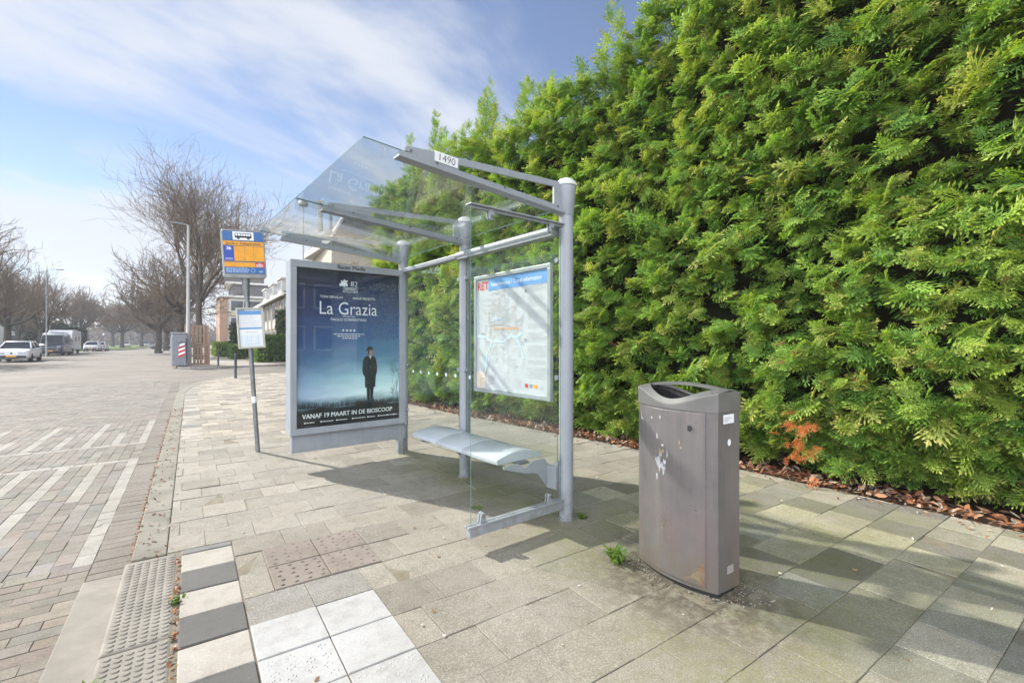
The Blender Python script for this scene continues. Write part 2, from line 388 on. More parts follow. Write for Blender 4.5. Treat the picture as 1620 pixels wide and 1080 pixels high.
# black and white edge blocks
rects = []; tints = []
for k in range(-16, 5):
    rects.append((-.05, 2.29 + k * .283, X0, 2.29 + (k + 1) * .283))
    tints.append((.38, .352, .31) if k % 2 == 0 else (.115, .112, .105))
rects.append((-.05, 3.705, X0, 3.79)); tints.append((.2, .195, .19))
o = slabs('edge_blocks', rects, .002, tints, M['smoothconc'], .008, .005); struct(o, 'alternating white and dark blocks along the raised kerb', 'pavement')
rects = []; tints = []
for k in range(0, 42):
    y = 7.9 + k * .2
    if y < 15.6: rects.append((-.12, y, .16, y + .2)); tints.append((.38, .35, .30) if rng.random() < .68 else (.22, .21, .19))
o = slabs('far_edge_blocks', rects, .003, tints, M['smoothconc'], .008, .004); struct(o, 'pale and dark edge blocks beyond the bus stop pole', 'pavement')

# white tactile slabs with clusters of little studs
def cap(mb, x, y, z, r, h, sx=1.0, sy=1.0, seg=6, mi=0):
    vs = []; fs = []
    for rr, hh in ((1, 0), (.72, .62), (.0, 1)):
        if rr == 0: vs.append((x, y, z + h)); continue
        for k in range(seg):
            a = 2 * math.pi * k / seg; vs.append((x + r * rr * math.cos(a) * sx, y + r * rr * math.sin(a) * sy, z + h * hh))
    for k in range(seg):
        k2 = (k + 1) % seg; fs += [(k, k2, seg + k2, seg + k), (seg + k, seg + k2, 2 * seg)]
    mb.add(vs, fs, mi, True)
rects = []; tints = []; mb = MB()
for k in range(-14, 7):
    for i in range(2):
        a, b = X0 + i * S, Y0 + k * S; rects.append((a, b, a + S, b + S)); f = rng.uniform(.94, 1.0); tints.append((.43 * f, .427 * f, .415 * f))
        if i == 1 and k == 6: continue
        for p in range(4):
            for q in range(4):
                if rng.random() < .14: continue
                cx, cy = a + .045 + p * .07 + rng.normal(0, .004), b + .045 + q * .07 + rng.normal(0, .004)
                for an in range(4):
                    th = an * 1.45 + rng.uniform(-.4, .4); cap(mb, cx + .015 * math.cos(th), cy + .015 * math.sin(th), .003, .0055, .003, seg=5)
o = slabs('white_tactile_slabs', rects, .004, tints, M['smoothconc'], .005, .003); struct(o, 'smooth white tactile slabs with clusters of small studs', 'pavement')
M['whitestud'] = pm('white_concrete', (.42, .415, .40), (.36, .355, .34), 40, .8, coord='World')
s_ = mb.build('studs', M['whitestud'], o)
rects = []; tints = []; mb = MB()
for k in range(2):
    for i in range(2):
        a, b = X0 + S / 2 + i * S, Y0 + (8 + k) * S; rects.append((a, b, a + S, b + S)); tints.append((.235, .20, .17))
        for p in range(4):
            for q in range(5): cap(mb, a + .042 + p * .073 + (q % 2) * .012, b + .034 + q * .059, .003, .012, .006, 1.25, .7)
o = slabs('brown_tactile_slabs', rects, .004, tints, M['smoothconc'], .007, .003); struct(o, 'four brown tactile slabs with raised studs near the shelter', 'pavement')
M['brownstud'] = pm('brown_concrete', (.15, .125, .105), (.12, .10, .085), 40, .85, coord='World'); mb.build('studs', M['brownstud'], o)

# kerbs
mb = MB(); ys = [3.78 + i * 1.0 for i in range(10)]
for y in ys:
    mb.box(-.31, y + .004, -.11, -.128, y + .996, rng.normal(0, .002))
cur = [(kerb_x(y), y) for y in (13.78, 15.8, 16.9, 17.9, 19, 20.1, 21, 21.8, 22.3, 22.7, 23.1, 23.5, 23.9, 24.2)] + [(20, 24.4), (60, 24.6)]
for (xa, ya), (xb, yb) in zip(cur, cur[1:]):
    d = Vector((xb - xa, yb - ya)).normalized(); nn = Vector((-d.y, d.x)) * .18
    mb.prism([(xa, ya), (xb, yb), (xb + nn.x, yb + nn.y), (xa + nn.x, ya + nn.y)], -.11, .0)
M['kerb'] = pm('weathered_kerb_concrete', (.215, .20, .16), (.14, .132, .10), 3.5, .9, 0, .4, 220, 'World')
struct(mb.build('kerb', M['kerb'], bevel=.008), 'weathered concrete kerb stones between pavement and road', 'kerb')
mb = MB()
for y0_, y1_ in ((2.715, 3.765), (1.665, 2.705), (.6, 1.655), (-.5, .59), (-3, -.51)): mb.box(-.335, y0_, -.12, -.075, y1_, 0)
M['ribkerb'] = pm('raised_kerb_concrete', (.25, .228, .19), (.19, .172, .143), 6, .9, 0, .4, 200, 'World')
rk = mb.build('ribbed_kerb', M['ribkerb'], bevel=.012); struct(rk, 'raised ribbed boarding kerb beside the road', 'kerb')
mb = MB()
for c in range(6):
    for q in range(105):
        x = -.300 + c * .0395; y = -.3 + q * .0385 + (c % 2) * .004
        if y > 3.74 or any(abs(y - yj) < .02 for yj in (2.71, 1.66, .595)): continue
        vs = []; n = 5
        for ring, (rr, hh) in enumerate(((.0155, 0), (.0125, .0042), (.006, .001))):
            for k in range(n):
                a = math.pi * (1.02 + .96 * k / (n - 1)); vs.append((x + rr * 1.08 * math.cos(a), y + rr * .8 * math.sin(a), .0005 + hh))
        fs = []
        for ring in range(2):
            for k in range(n - 1): fs.append((ring * n + k, ring * n + k + 1, (ring + 1) * n + k + 1, (ring + 1) * n + k))
        mb.add(vs, fs, 0, True)
mb.build('ribs', M['ribkerb'], rk)
mb = MB(); mb.box(-.545, -3, -.17, -.336, 3.86, -.096); mb.box(-.50, 0, 0, -.49, .01, .001) if False else None
struct(mb.build('gutter', M['ribkerb'], bevel=.006), 'smooth concrete gutter slab at the foot of the raised kerb', 'gutter')

# road
mb = MB(); mb.quad((-900, -900, -.16), (900, -900, -.16), (900, 900, -.16), (-900, 900, -.16))
struct(mb.build('ground', M['grassland']), 'flat open ground reaching to the horizon', 'ground')
mb = MB(); mb.quad((-15, -60, -.1035), (-.32, -60, -.1035), (-.32, 420, -.1035), (-15, 420, -.1035)); mb.quad((-.32, 13, -.1035), (60, 13, -.1035), (60, 36, -.1035), (-.32, 36, -.1035))
struct(mb.build('road', M['road_far']), 'wide clinker paved street running into the distance', 'road')
rects = []; tints = []
def road_col(): return np.array([.238, .218, .188]) * (1 + rng.normal(0, .09)) * np.array([1 + rng.normal(0, .035), 1, 1 + rng.normal(0, .03)])
XR = -.59; WH = np.array([.365, .345, .305])
L1, L2, LT = 7.5, 8.68, 11.1
def strip_white(x, y):
    i = (XR - x) / .105                                   # column index from the right white line
    c = int(round(i))
    if c < 0: return False
    if c % 3 == 0:
        j = c // 3; long_ = j % 2 == 0 or j == 0
        if y < L1: return y > (4.15 if long_ else 5.8)
        if y > L2: return y < (LT if long_ else 9.9)
    return False
for c in range(0, 42):                                    # bricks lengthwise with the street
    x1 = XR + .0525 - c * .105; x0 = x1 - .105
    y = 4.15 + (c % 2) * .1 - .2
    while y < LT:
        ya, yb = max(y, 4.15), min(y + .2, LT)
        for zone in ((4.15, L1), (L1 + .13, L2), (L2 + .13, LT)):
            a, b = max(ya, zone[0]), min(yb, zone[1])
            if b - a < .03: continue
            w = strip_white((x0 + x1) / 2, (a + b) / 2)
            rects.append((x0, a, x1, b)); tints.append(WH * rng.uniform(.9, 1.03) if w else road_col())
        y += .2
for L in (L1, L2):
    for c in range(22): rects.append((XR + .0525 - (c + 1) * .2, L, XR + .0525 - c * .2, L + .13)); tints.append(WH * rng.uniform(.9, 1.03))
for y0_, n in ((4.15 - 75 * .1, 75), (LT, 110)):           # bricks across the street
    for k in range(n):
        ya = y0_ + k * .1; off = (k % 2) * .1
        for c in range(26):
            b = XR + .0525 - c * .2 + off; a = b - .2
            b = min(b, XR + .0525)
            if b - a < .02: continue
            col = road_col()
            if ya < 4: col = col * np.array([1.0, .95, .9])
            rects.append((a, ya, b, ya + .1)); tints.append(col)
y = 3.87
while y < 22:                                             # row of narrow bricks along the kerb
    rects.append((XR + .0525, y, -.318 if y > 3.8 else -.34, y + .105)); tints.append(np.array([.215, .193, .163]) * (1 + rng.normal(0, .06))); y += .105
struct(slabs('clinker_paving', rects, -.1, tints, M['clinker'], .003, .002, .025, .0014), 'brown clinker paving of the street with white brick markings', 'road')
# pavement across the side street and the verges
mb = MB(); far = [(-.75, 34), (-.6, 32), (0, 31.2), (1.2, 30.9), (4.9, 32.6), (12, 33), (60, 33), (60, 36), (8, 36.5), (8, 220), (-.75, 220)]
mb.prism(far, -.12, .0); struct(mb.build('far_pavement', M['pave_far'], bevel=.02), 'pale pavement across the side street', 'pavement')
mb = MB(); mb.box(-26, -20, -.15, -15, 420, .0); mb.prism([(-15, 118), (-9.5, 124), (-9.5, 420), (-15, 420)], -.15, .01)
struct(mb.build('verge', M['lawn']), 'strip of green grass along the far side of the street', 'verge')
mb = MB(); mb.prism([(4.3, 36.8), (6.4, 36.8), (6.4, 110), (4.3, 110)], -.1, .03); struct(mb.build('garden_soil', M['lawn']), 'front garden ground before the terraced houses', 'garden')
# ------------------------------------------------------------------ bus shelter
# local frame: origin at the foot of the nearest post, -x towards the road, +y along the street
M['glassedge'] = pm('green_glass_edge', (.10, .17, .15), (.07, .12, .11), 10, .2)
SH = thing('bus_shelter', 'grey metal and glass bus shelter with sloping glass roof, film poster case and route map', 'bus shelter', (2.43, 2.77, 0), R(4.3))
ROT_B = lambda x, y, z: T(x, y, z) @ Matrix.Rotation(R(-90), 4, 'Z')      # text facing the road (-x)
for y in (0, 1.45, 2.87):
    mb = MB(); mb.tube([(0, 0, -.02), (0, 0, 2.365)], .056, 24, caps=False); mb.tube([(0, 0, 2.365), (0, 0, 2.372), (0, 0, 2.60)], [.056, .06, .078], 24, caps=False)
    mb.tube([(0, 0, -.02), (0, 0, .012)], .066, 20)
    for k in range(len(mb.v)): mb.v[k] = (mb.v[k][0], mb.v[k][1] + y, mb.v[k][2])
    p = mb.build('post', M['alu'], SH)
    mb = MB(); mb.lathe([(.083, 2.602), (.084, 2.612), (.078, 2.632), (.055, 2.654), (.025, 2.666), (.002, 2.668)], 24, loc=(0, y, 0)); mb.build('post_cap', M['capwhite'] if 'capwhite' in M else M.setdefault('capwhite', pm('weathered_white_cap', (.62, .63, .62), (.5, .51, .47), 9, .5)), p)
def arm(y):
    mb = MB()
    mb.prism([(-.045, 2.39), (-1.42, 2.49), (-1.425, 2.508), (-1.40, 2.525), (-.045, 2.435)], y - .009, y + .009, 'y')
    mb.prism([(-1.0, 2.4965), (-1.34, 2.522), (-1.372, 2.533), (-1.378, 2.548), (-1.36, 2.561), (-1.32, 2.565), (-1.0, 2.5805)], y - .008, y + .008, 'y')
    mb.prism([(-1.0, 2.535), (-.14, 2.576), (-.14, 2.621), (-1.0, 2.5805)], y - .008, y + .008, 'y')
    mb.prism([(-.14, 2.442), (-.05, 2.436), (-.05, 2.625), (-.14, 2.621)], y - .008, y + .008, 'y')
    mb.prism([(.03, 2.372), (-1.43, 2.478), (-1.43, 2.49), (.03, 2.384)], y - .04, y + .04, 'y')
    for x in (-1.34, -1.16, -.62, -.1):
        z = 2.41 + .0727 * -x + (.03 if x < -1.3 else .012)
        mb.tube([(x, y - .012, z), (x, y + .012, z)], .009, 8, 1)
    return mb.build('roof_arm', [M['alu'], M['alu_dark']], SH)
arms = [arm(y) for y in (0, 1.45, 2.87)]
def pane(name, corners, nrm, th, mat, parent, extra=None):
    """glass plate with real thickness; green polished edges"""
    n = Vector(nrm).normalized() * th / 2; c = [Vector(p) for p in corners]
    mb = MB(); vs = [p + n for p in c] + [p - n for p in c]
    mb.add(vs, [(0, 1, 2, 3), (7, 6, 5, 4)], 0); mb.add(vs, [(i, 4 + i, 4 + (i + 1) % 4, (i + 1) % 4) for i in range(4)], 1)
    if extra: extra(mb)
    return mb.build(name, [mat, M['glassedge'], M['frost']], parent)
rz = lambda x: 2.428 - .0725 * x
for ya, yb in ((.004, 1.444), (1.456, 2.88)):
    pane('roof_pane', [(-1.63, ya, rz(-1.63)), (-.03, ya, rz(-.03)), (-.03, yb, rz(-.03)), (-1.63, yb, rz(-1.63))], (.0725, 0, 1), .008, M['roofglass'], SH)
pl = MB(); pm_ = T(-1.092, -.0125, 2.545) @ Matrix.Rotation(R(4), 4, 'Y')
rectxz(pl, -.085, -.034, .085, .030, 0, 0, pm_); pl.prism([(-.085, -.034), (.085, -.034), (.085, .030), (-.085, .030)], .0005, .004, 'y', 0, pm_)
text(pl, '1490', .066, pm_ @ T(0, -.001, -.004), 1, bold=-.0006)
pl.build('number_plate', [M['paper'], M['black']], arms[0])
# rails along the back and the side wall
mb = MB(); mb.tube([(-.055, .05, 2.262), (-.055, 1.50, 2.262)], .04, 16); mb.box(-.10, .06, 2.218, -.012, 1.44, 2.232)
mb.tube([(-.055, 1.50, 2.262), (-.055, 1.53, 2.262)], [.04, .026], 16); mb.build('back_rail', M['alu'], SH)
mb = MB(); mb.box(-.085, 1.50, 2.235, -.02, 2.80, 2.285); mb.build('back_rail', M['alu'], SH, .008)
mb = MB(); mb.box(-.92, -.035, 2.292, .0, .035, 2.302); mb.box(-.90, -.012, 2.274, -.055, .012, 2.292); sr = mb.build('side_rail', M['alu'], SH, .003)
def clamp(x, y, z0, z1, parent):
    m = MB(); up = z1 > z0; w0, w1 = .026, .015
    pr = [(x - w0, z0), (x + w0, z0), (x + w1, z1 - .008 * (1 if up else -1)), (x, z1), (x - w1, z1 - .008 * (1 if up else -1))]
    m.prism(pr, y - .018, y - .006, 'y'); m.prism(pr, y + .006, y + .018, 'y')
    zc = z0 + (z1 - z0) * .66; m.tube([(x, y - .028, zc), (x, y + .028, zc)], .0115, 12, 1)
    return m.build('glass_clamp', [M['alu'], M['steel']], parent)
for x in (-.74, -.17): clamp(x, 0, 2.292, 2.215, sr)
mb = MB(); mb.box(-.92, -.022, .088, -.05, .022, .150); mb.box(-.935, -.032, .150, .03, -.004, .164); mb.box(-.935, .005, .150, .03, .032, .164); br = mb.build('sill_rail', M['alu'], SH, .004)
for x in (-.81, -.19): clamp(x, 0, .164, .235, br)
pane('side_pane', [(-.90, 0, .152), (-.065, 0, .152), (-.065, 0, 2.272), (-.90, 0, 2.272)], (0, 1, 0), .007, M['glass'], SH)
def dots(y0, y1, n):
    def f(mb):
        for k in range(n):
            y = y0 + (y1 - y0) * k / (n - 1); r = .019
            mb.add([(-.0292, y + r * math.cos(a * math.pi / 7), 1.03 + r * math.sin(a * math.pi / 7)) for a in range(14)], [tuple(range(14))], 2)
    return f
for ya, yb, n in ((.075, 1.385, 8), (1.515, 2.80, 7)):
    pane('back_pane', [(-.024, ya, .22), (-.024, yb, .22), (-.024, yb, 2.22), (-.024, ya, 2.22)], (1, 0, 0), .007, M['glass'], SH, dots(ya + .07, yb - .07, n))
for y in (.068, 1.39, 1.512, 2.80):
    for z in (.42, 1.1, 2.03):
        m = MB(); m.tube([(-.045, y, z), (-.005, y, z)], .02, 10); m.box(-.032, y - .03, z - .012, -.016, y + .03, z + .012); m.build('glass_clip', M['alu'], SH)
# bench
seat = MB(); prof = [(-.515, .452)] + [(-.515 + .45 * k / 14, .470 + .062 * math.sin(math.pi * (.06 + .88 * k / 14)) ** .8) for k in range(15)] + [(-.065, .452)]
for ya, yb in ((.22, .70), (.705, 1.13), (1.135, 1.60)):
    seat.prism(prof, ya, yb, 'y')
for k in range(len(seat.sm)): seat.sm[k] = len(seat.f[k]) == 4
M['seat'] = pm('pale_grey_bench_metal', (.40, .435, .46), (.35, .38, .40), 4, .32, 0, .03, 60)
SE = seat.build('bench_seat', M['seat'], SH, .004); SE.modifiers[0].angle_limit = R(50)
for y, h in ((.16, 0), (1.45, 0)):
    m = MB(); m.prism([(-.50, .452), (-.36, .452), (-.29, .405), (-.20, .452), (-.09, .452), (-.04, .40), (-.04, .20), (-.16, .345), (-.30, .372), (-.50, .43)], y - .006, y + .006, 'y')
    if y < 1: m.prism([(-.06, .22), (-.03, .22), (-.03, .40), (-.06, .40)], .05, .16, 'y')
    m.build('bench_bracket', M['alu'], SH)
m = MB(); m.box(-.34, .17, .435, -.24, 1.56, .4515); m.build('bench_beam', M['alu_dark'], SH)
# ---- map case between the two nearer posts
MC = MB(); y0, y1, z0, z1 = .109, 1.185, .908, 2.012; fw = .035
MC.box(-.070, y0, z0, -.034, y1, z0 + fw); MC.box(-.070, y0, z1 - fw, -.034, y1, z1); MC.box(-.070, y0, z0 + fw, -.034, y0 + fw, z1 - fw); MC.box(-.070, y1 - fw, z0 + fw, -.034, y1, z1 - fw)
MC.box(-.052, y0 + fw, z0 + fw, -.036, y1 - fw, z1 - fw, 0)
M['mapframe'] = pm('map_frame_metal', (.33, .36, .36), (.27, .30, .30), 6, .4, .2)
mc = MC.build('map_case', M['mapframe'], SH, .003)
mpm = ROT_B(-.056, (y0 + y1) / 2, (z0 + z1) / 2)
mw, mh = (y1 - y0) / 2 - fw, (z1 - z0) / 2 - fw
sh = MB(); rectxz(sh, -mw, -mh, mw, mh, 0.0, 0, mpm @ T(0, .002, 0)); sh.build('map_sheet', pm('grey_map_paper', (.47, .495, .505), (.43, .455, .465), 3, .5), mc)  # map paper in a plain mid grey, slightly varied
pr = MB(); L = lambda k: mpm @ T(0, -.0010 - .0006 * k, 0)
INK = [M['blueink'], M['redink'], M['whiteink'], M['greyink'], M['paleblue'], M['orange'], pm('pale_tan_ink', (.62, .52, .42), (.58, .48, .4), 9, .6), pm('light_grey_ink', (.42, .43, .44), (.48, .49, .5), 50, .6)]
rectxz(pr, -mw + .19, mh - .115, mw, mh - .004, 0, 0, L(0))
text(pr, 'RET', .105, L(1) @ T(-mw + .10, 0, mh - .068), 1, bold=.0012, sx=1.0)
text(pr, 'Reisinformatie / Travel information', .053, L(1) @ T(.075, 0, mh - .062), 2, sx=.93)
def seg(mb, a, b, w, mi, k):
    a = Vector((a[0], 0, a[1])); b = Vector((b[0], 0, b[1])); d = (b - a)
    if d.length < 1e-5: return
    n = Vector((-d.z, 0, d.x)).normalized() * w / 2
    mb.quad(a - n, b - n, b + n, a + n, mi, L(k))
rr = random.Random(11)
# river and its arms
riv = [(-mw, -.02), (-.36, -.03), (-.26, -.075), (-.08, -.07), (.02, -.02), (.10, -.035), (.17, .0)]
for a, b in zip(riv, riv[1:]): seg(pr, a, b, .024, 4, 0)
for a, b in (((.10, -.035), (.16, -.13)), ((.16, -.13), (.20, -.22)), ((-.26, -.075), (-.34, -.2)), ((-.34, -.2), (-.36, -.38)), ((-mw, .42), (-mw + .01, -.02))): seg(pr, a, b, .014, 4, 0)
# tram and bus lines of the network, right-angled with short jitters
def walk(x, z, n, step, mi, w, k):
    d = rr.choice([(1, 0), (0, 1), (-1, 0), (0, -1), (.7, .7), (-.7, .7)])
    for _ in range(n):
        l = step * rr.uniform(.4, 1.4); nx, nz = x + d[0] * l, z + d[1] * l
        if not (-mw + .02 < nx < .20 and -.40 < nz < .37): d = rr.choice([(1, 0), (0, 1), (-1, 0), (0, -1)]); continue
        seg(pr, (x, z), (nx, nz), w * 1.6, mi, k); x, z = nx, nz
        if rr.random() < .45: d = rr.choice([(1, 0), (0, 1), (-1, 0), (0, -1), (.7, .7), (.7, -.7)])
for _ in range(85): walk(rr.gauss(-.15, .14), rr.gauss(.05, .2), rr.randint(4, 9), .055, rr.choice([7, 7, 7, 7, 6]), .0020, 1)
for _ in range(220):
    x, z = rr.gauss(-.15, .15), rr.gauss(0, .21)
    if -mw + .03 < x < .2 and -.40 < z < .37: seg(pr, (x, z), (x + rr.uniform(.015, .05), z), rr.choice([.005, .006]), rr.choice([7, 7, 6, 7]), 1)
for a, b, mi, w in (((-.02, .36), (-.02, -.36), 7, .006), ((-.22, .05), (.13, .04), 5, .008), ((-.22, .05), (-.22, .12), 3, .005), ((-.22, .12), (-.09, .13), 0, .005), ((-.09, .13), (-.09, -.04), 0, .004), ((-.25, .37), (-.05, .385), 3, .004), ((.08, .04), (.08, .30), 6, .005), ((-.08, .21), (.08, .23), 7, .004), ((-.37, -.40), (-.28, -.24), 3, .006), ((-.27, .27), (-.27, .37), 7, .004)): seg(pr, a, b, w, mi, 2)
# text column on the right and the legend at the foot: lines too small to read
z = .40
while z > -.36:
    for _ in range(rr.randint(2, 6)):
        x = .245; xe = mw - .012 - rr.uniform(0, .07)
        while x < xe: w = rr.uniform(.012, .04); seg(pr, (x, z), (min(x + w, xe), z), .0062, 7, 0); x += w + .006
        z -= .0165
    if rr.random() < .6: rectxz(pr, .21, z + .01, .235, z + .035, 0, 3, L(0))
    z -= .026
rectxz(pr, -mw, -mh + .005, -mw + .15, -mh + .15, 0, 6, L(0)); seg(pr, (-mw + .06, -mh + .01), (-mw + .065, -mh + .09), .004, 3, 1); seg(pr, (-mw + .065, -mh + .08), (-mw + .15, -mh + .105), .004, 3, 1)
for cx0 in (-.32, -.10, .06):
    z = -.395
    for _ in range(6):
        x = cx0; xe = cx0 + rr.uniform(.08, .14)
        while x < xe: w = rr.uniform(.012, .035); seg(pr, (x, z), (min(x + w, xe), z), .0045, 3 if cx0 < -.2 else 7, 0); x += w + .006
        z -= .0155
for k, mi in enumerate((1, 3, 5, 7)): rectxz(pr, .215 + k * .058, -mh + .055, .215 + k * .058 + .038, -mh + .085, 0, mi, L(0))
pr.build('map_print', INK, mc)
# ---- poster case towards the road
YF = 2.71
pc = MB(); a, b, z0, z1 = -1.365, -.045, .387, 2.262; fl, ft = .064, .075
pc.box(a, YF, z0, b, YF + .04, z0 + ft - .008); pc.box(a, YF, z1 - ft, b, YF + .04, z1); pc.box(a, YF, z0 + ft - .008, a + fl, YF + .04, z1 - ft); pc.box(b - fl - .012, YF, z0 + ft - .008, b, YF + .04, z1 - ft)
pc.box(a + .004, YF + .046, z0 + .004, b, YF + .21, z1 - .004); pc.box(a + .02, YF + .04, z0 + .02, b - .02, YF + .046, z1 - .02, 1)
PC = pc.build('poster_case', [M['alu'], M['alu_dark']], SH, .006)
mb = MB(); mb.box(-1.335, YF + .07, .185, -.0, YF + .14, .386); mb.box(-.115, YF + .06, -.01, -.045, YF + .15, .19); mb.box(-.045, YF + .02, .36, .0, YF + .16, 2.24); mb.build('case_skirt', M['alu'], SH, .005)
m = MB(); [text(m, 'Bauer Media', .064, T(-.7155 + q_ * .0011, YF - .0015 - .0003 * q_, z1 - .037), 0) for q_ in range(3)]; m.build('case_lettering', M['black'], PC)
t = NT('misty_blue_poster_print'); v = t.coord('Object'); sp_ = t.n('ShaderNodeSeparateXYZ'); t.l(v, sp_.inputs[0])
cr = t.n('ShaderNodeValToRGB'); wv = t.noise(t.coord('Object', (1.3, 1, 5)), 1.6, 6, .6)
hz = t.math('ADD', t.ramp(sp_.outputs[2], .45, 2.19), t.math('MULTIPLY', t.math('SUBTRACT', wv, .5), .16)); t.l(hz, cr.inputs[0])
el = cr.color_ramp.elements; el[0].position = 0; el[0].color = (.006, .008, .010, 1); el[1].position = 1; el[1].color = (.007, .011, .03, 1)
for p_, c_ in ((.12, (.008, .011, .011, 1)), (.15, (.20, .32, .35, 1)), (.20, (.74, .90, .90, 1)), (.30, (.42, .64, .70, 1)), (.42, (.125, .26, .39, 1)), (.56, (.045, .12, .27, 1)), (.76, (.014, .036, .135, 1))):
    e = el.new(p_); e.color = c_
dk = t.ramp(sp_.outputs[0], -1.3, -.55, .25, 1.0)
t.base(t.mix(1.0, cr.outputs[0], t.mix(dk, (.25, .3, .55, 1), (1, 1, 1, 1)), 'MULTIPLY'), .5, 0, .3)
mb = MB(); rectxz(mb, -1.302, .455, -.118, 2.19, YF + .03); PO = mb.build('poster', t.m, PC)
PL = lambda x, z, k=0: T(x, YF + .0285 - .0006 * k, z)
pr = MB()
# standing figure in a long dark coat and hat, head turned to the right
def poly(mb, pts, mi, k, dx=0, dz=0, s=1.0): mb.add([(dx + x * s, 0, dz + z * s) for x, z in pts], [tuple(range(len(pts)))], mi, False, PL(0, 0, k))
FX, FZ, FS = -.487, .70, .625
poly(pr, [(-.055, 0), (-.005, .0), (.0, .25), (-.065, .26)], 0, 2, FX, FZ, FS)
poly(pr, [(.005, 0), (.05, .0), (.075, .26), (.0, .26)], 0, 2, FX, FZ, FS)
poly(pr, [(-.095, .24), (.10, .24), (.115, .46), (.135, .52), (.14, .62), (.12, .76), (.085, .815), (.03, .84), (-.04, .84), (-.105, .81), (-.14, .74), (-.15, .58), (-.13, .48), (-.10, .44)], 0, 2, FX, FZ, FS)
poly(pr, [(-.02, .83), (.03, .83), (.008, .775)], 3, 3, FX, FZ, FS); poly(pr, [(-.028, .83), (.04, .83), (.052, .88), (.06, .925), (.035, .955), (-.035, .955), (-.045, .89)], 2, 3, FX, FZ, FS)
poly(pr, [(-.085, .925), (.03, .945), (.075, .955), (.06, .965), (.045, 1.0), (.0, 1.015), (-.045, 1.005), (-.06, .96)], 0, 4, FX, FZ, FS)
poly(pr, [(-.045, .945), (-.02, .93), (-.018, .87), (-.04, .86)], 0, 4, FX, FZ, FS)
# meadow edge and a bare tree at the right margin
for k in range(150):
    x = rr.uniform(-1.298, -.122); h = rr.uniform(.02, .06) * (1.6 if rr.random() < .15 else 1); poly(pr, [(x - .006, .66), (x + .006, .66), (x + rr.uniform(-.012, .012), .672 + h)], 0, 1)
def twig(x, z, an, l, w, d):
    x2, z2 = x + math.cos(an) * l, z + math.sin(an) * l
    if x2 > -.121 or x2 < -.235: return
    n = (-math.sin(an) * w, math.cos(an) * w); poly(pr, [(x - n[0], z - n[1]), (x2 - n[0] * .6, z2 - n[1] * .6), (x2 + n[0] * .6, z2 + n[1] * .6), (x + n[0], z + n[1])], 0, 1)
    if d: [twig(x2, z2, an + rr.uniform(-.75, .75), l * rr.uniform(.65, .85), w * .65, d - 1) for _ in range(3)]
twig(-.135, .68, 1.7, .15, .0035, 5); twig(-.15, .72, 1.85, .12, .002, 5); twig(-.19, .68, 1.6, .05, .002, 4)
# words
text(pr, 'La Grazia', .205, PL(-.735, 1.755, 2), 1, bold=-.001, sx=.86)
text(pr, 'TONI SERVILLO', .038, PL(-.93, 1.885, 2), 1, sx=.95); text(pr, 'ANNA FERZETTI', .038, PL(-.56, 1.885, 2), 1, sx=.95)
text(pr, 'EEN FILM VAN', .022, PL(-.735, 1.672, 2), 1); text(pr, 'PAOLO SORRENTINO', .042, PL(-.735, 1.635, 2), 1)
text(pr, '82', .085, PL(-.675, 2.045, 2), 1, bold=-.001); text(pr, 'BESTE ACTEUR', .026, PL(-.72, 1.955, 2), 1)
for z, w in ((2.0, .17), (1.987, .13), (1.975, .17)): rectxz(pr, -w / 2, 0, w / 2, .005, 0, 1, PL(-.72, z, 2))
poly(pr, [(-.085, 0), (-.06, .01), (-.03, .0), (-.02, .012), (0, .002), (.005, .03), (-.01, .045), (.01, .075), (-.02, .07), (-.035, .085), (-.05, .06), (-.075, .07), (-.065, .04), (-.09, .03)], 1, 2, -.755, 2.012)
for k in range(4):
    poly(pr, [((.017 if i % 2 == 0 else .007) * math.sin(i * math.pi / 5), (.017 if i % 2 == 0 else .007) * math.cos(i * math.pi / 5)) for i in range(10)], 1, 2, -.80 + k * .042, 1.515)
for z, w in ((1.468, .34), (1.445, .26), (1.422, .15), (1.595, .0)):
    x = -.735 - w / 2
    while x < -.735 + w / 2: q = rr.uniform(.012, .04); rectxz(pr, x, 0, x + q, .008, 0, 1, PL(0, z, 2)); x += q + .008
for q_ in range(4): text(pr, 'VANAF 19 MAART IN DE BIOSCOOP', .0705, PL(-.7265 + q_ * .0011, .572 + (q_ % 2) * .0012, 2 + q_ * .3), 1, sx=.905)
for x, w in ((-1.22, .10), (-1.05, .13), (-.88, .11), (-.70, .15), (-.52, .09), (-.39, .10), (-.28, .10), (-.20, .06)):
    rectxz(pr, x, .006, x + .016, .022, 0, 1, PL(0, .492, 2)); q = x + .022
    while q < x + w: e = rr.uniform(.008, .022); rectxz(pr, q, .009, q + e, .018, 0, 1, PL(0, .492, 2)); q += e + .004
pr.build('poster_print', [pm('black_poster_ink', (.006, .008, .012), (.012, .014, .016), 30, .5), M['whiteink'], pm('skin_poster_ink', (.34, .22, .17), (.28, .18, .14), 30, .5), M['paper']], PO)
mb = MB(); mb.box(-1.303, YF + .012, .452, -.117, YF + .018, 2.192); mb.build('case_glass', M['caseglass'], PC)
for z in (.55, 1.1, 1.9):
    m = MB(); m.tube([(-.02, YF - .012, z), (-.02, YF + .03, z)], .016, 10); m.build('hinge', M['alu'], PC)
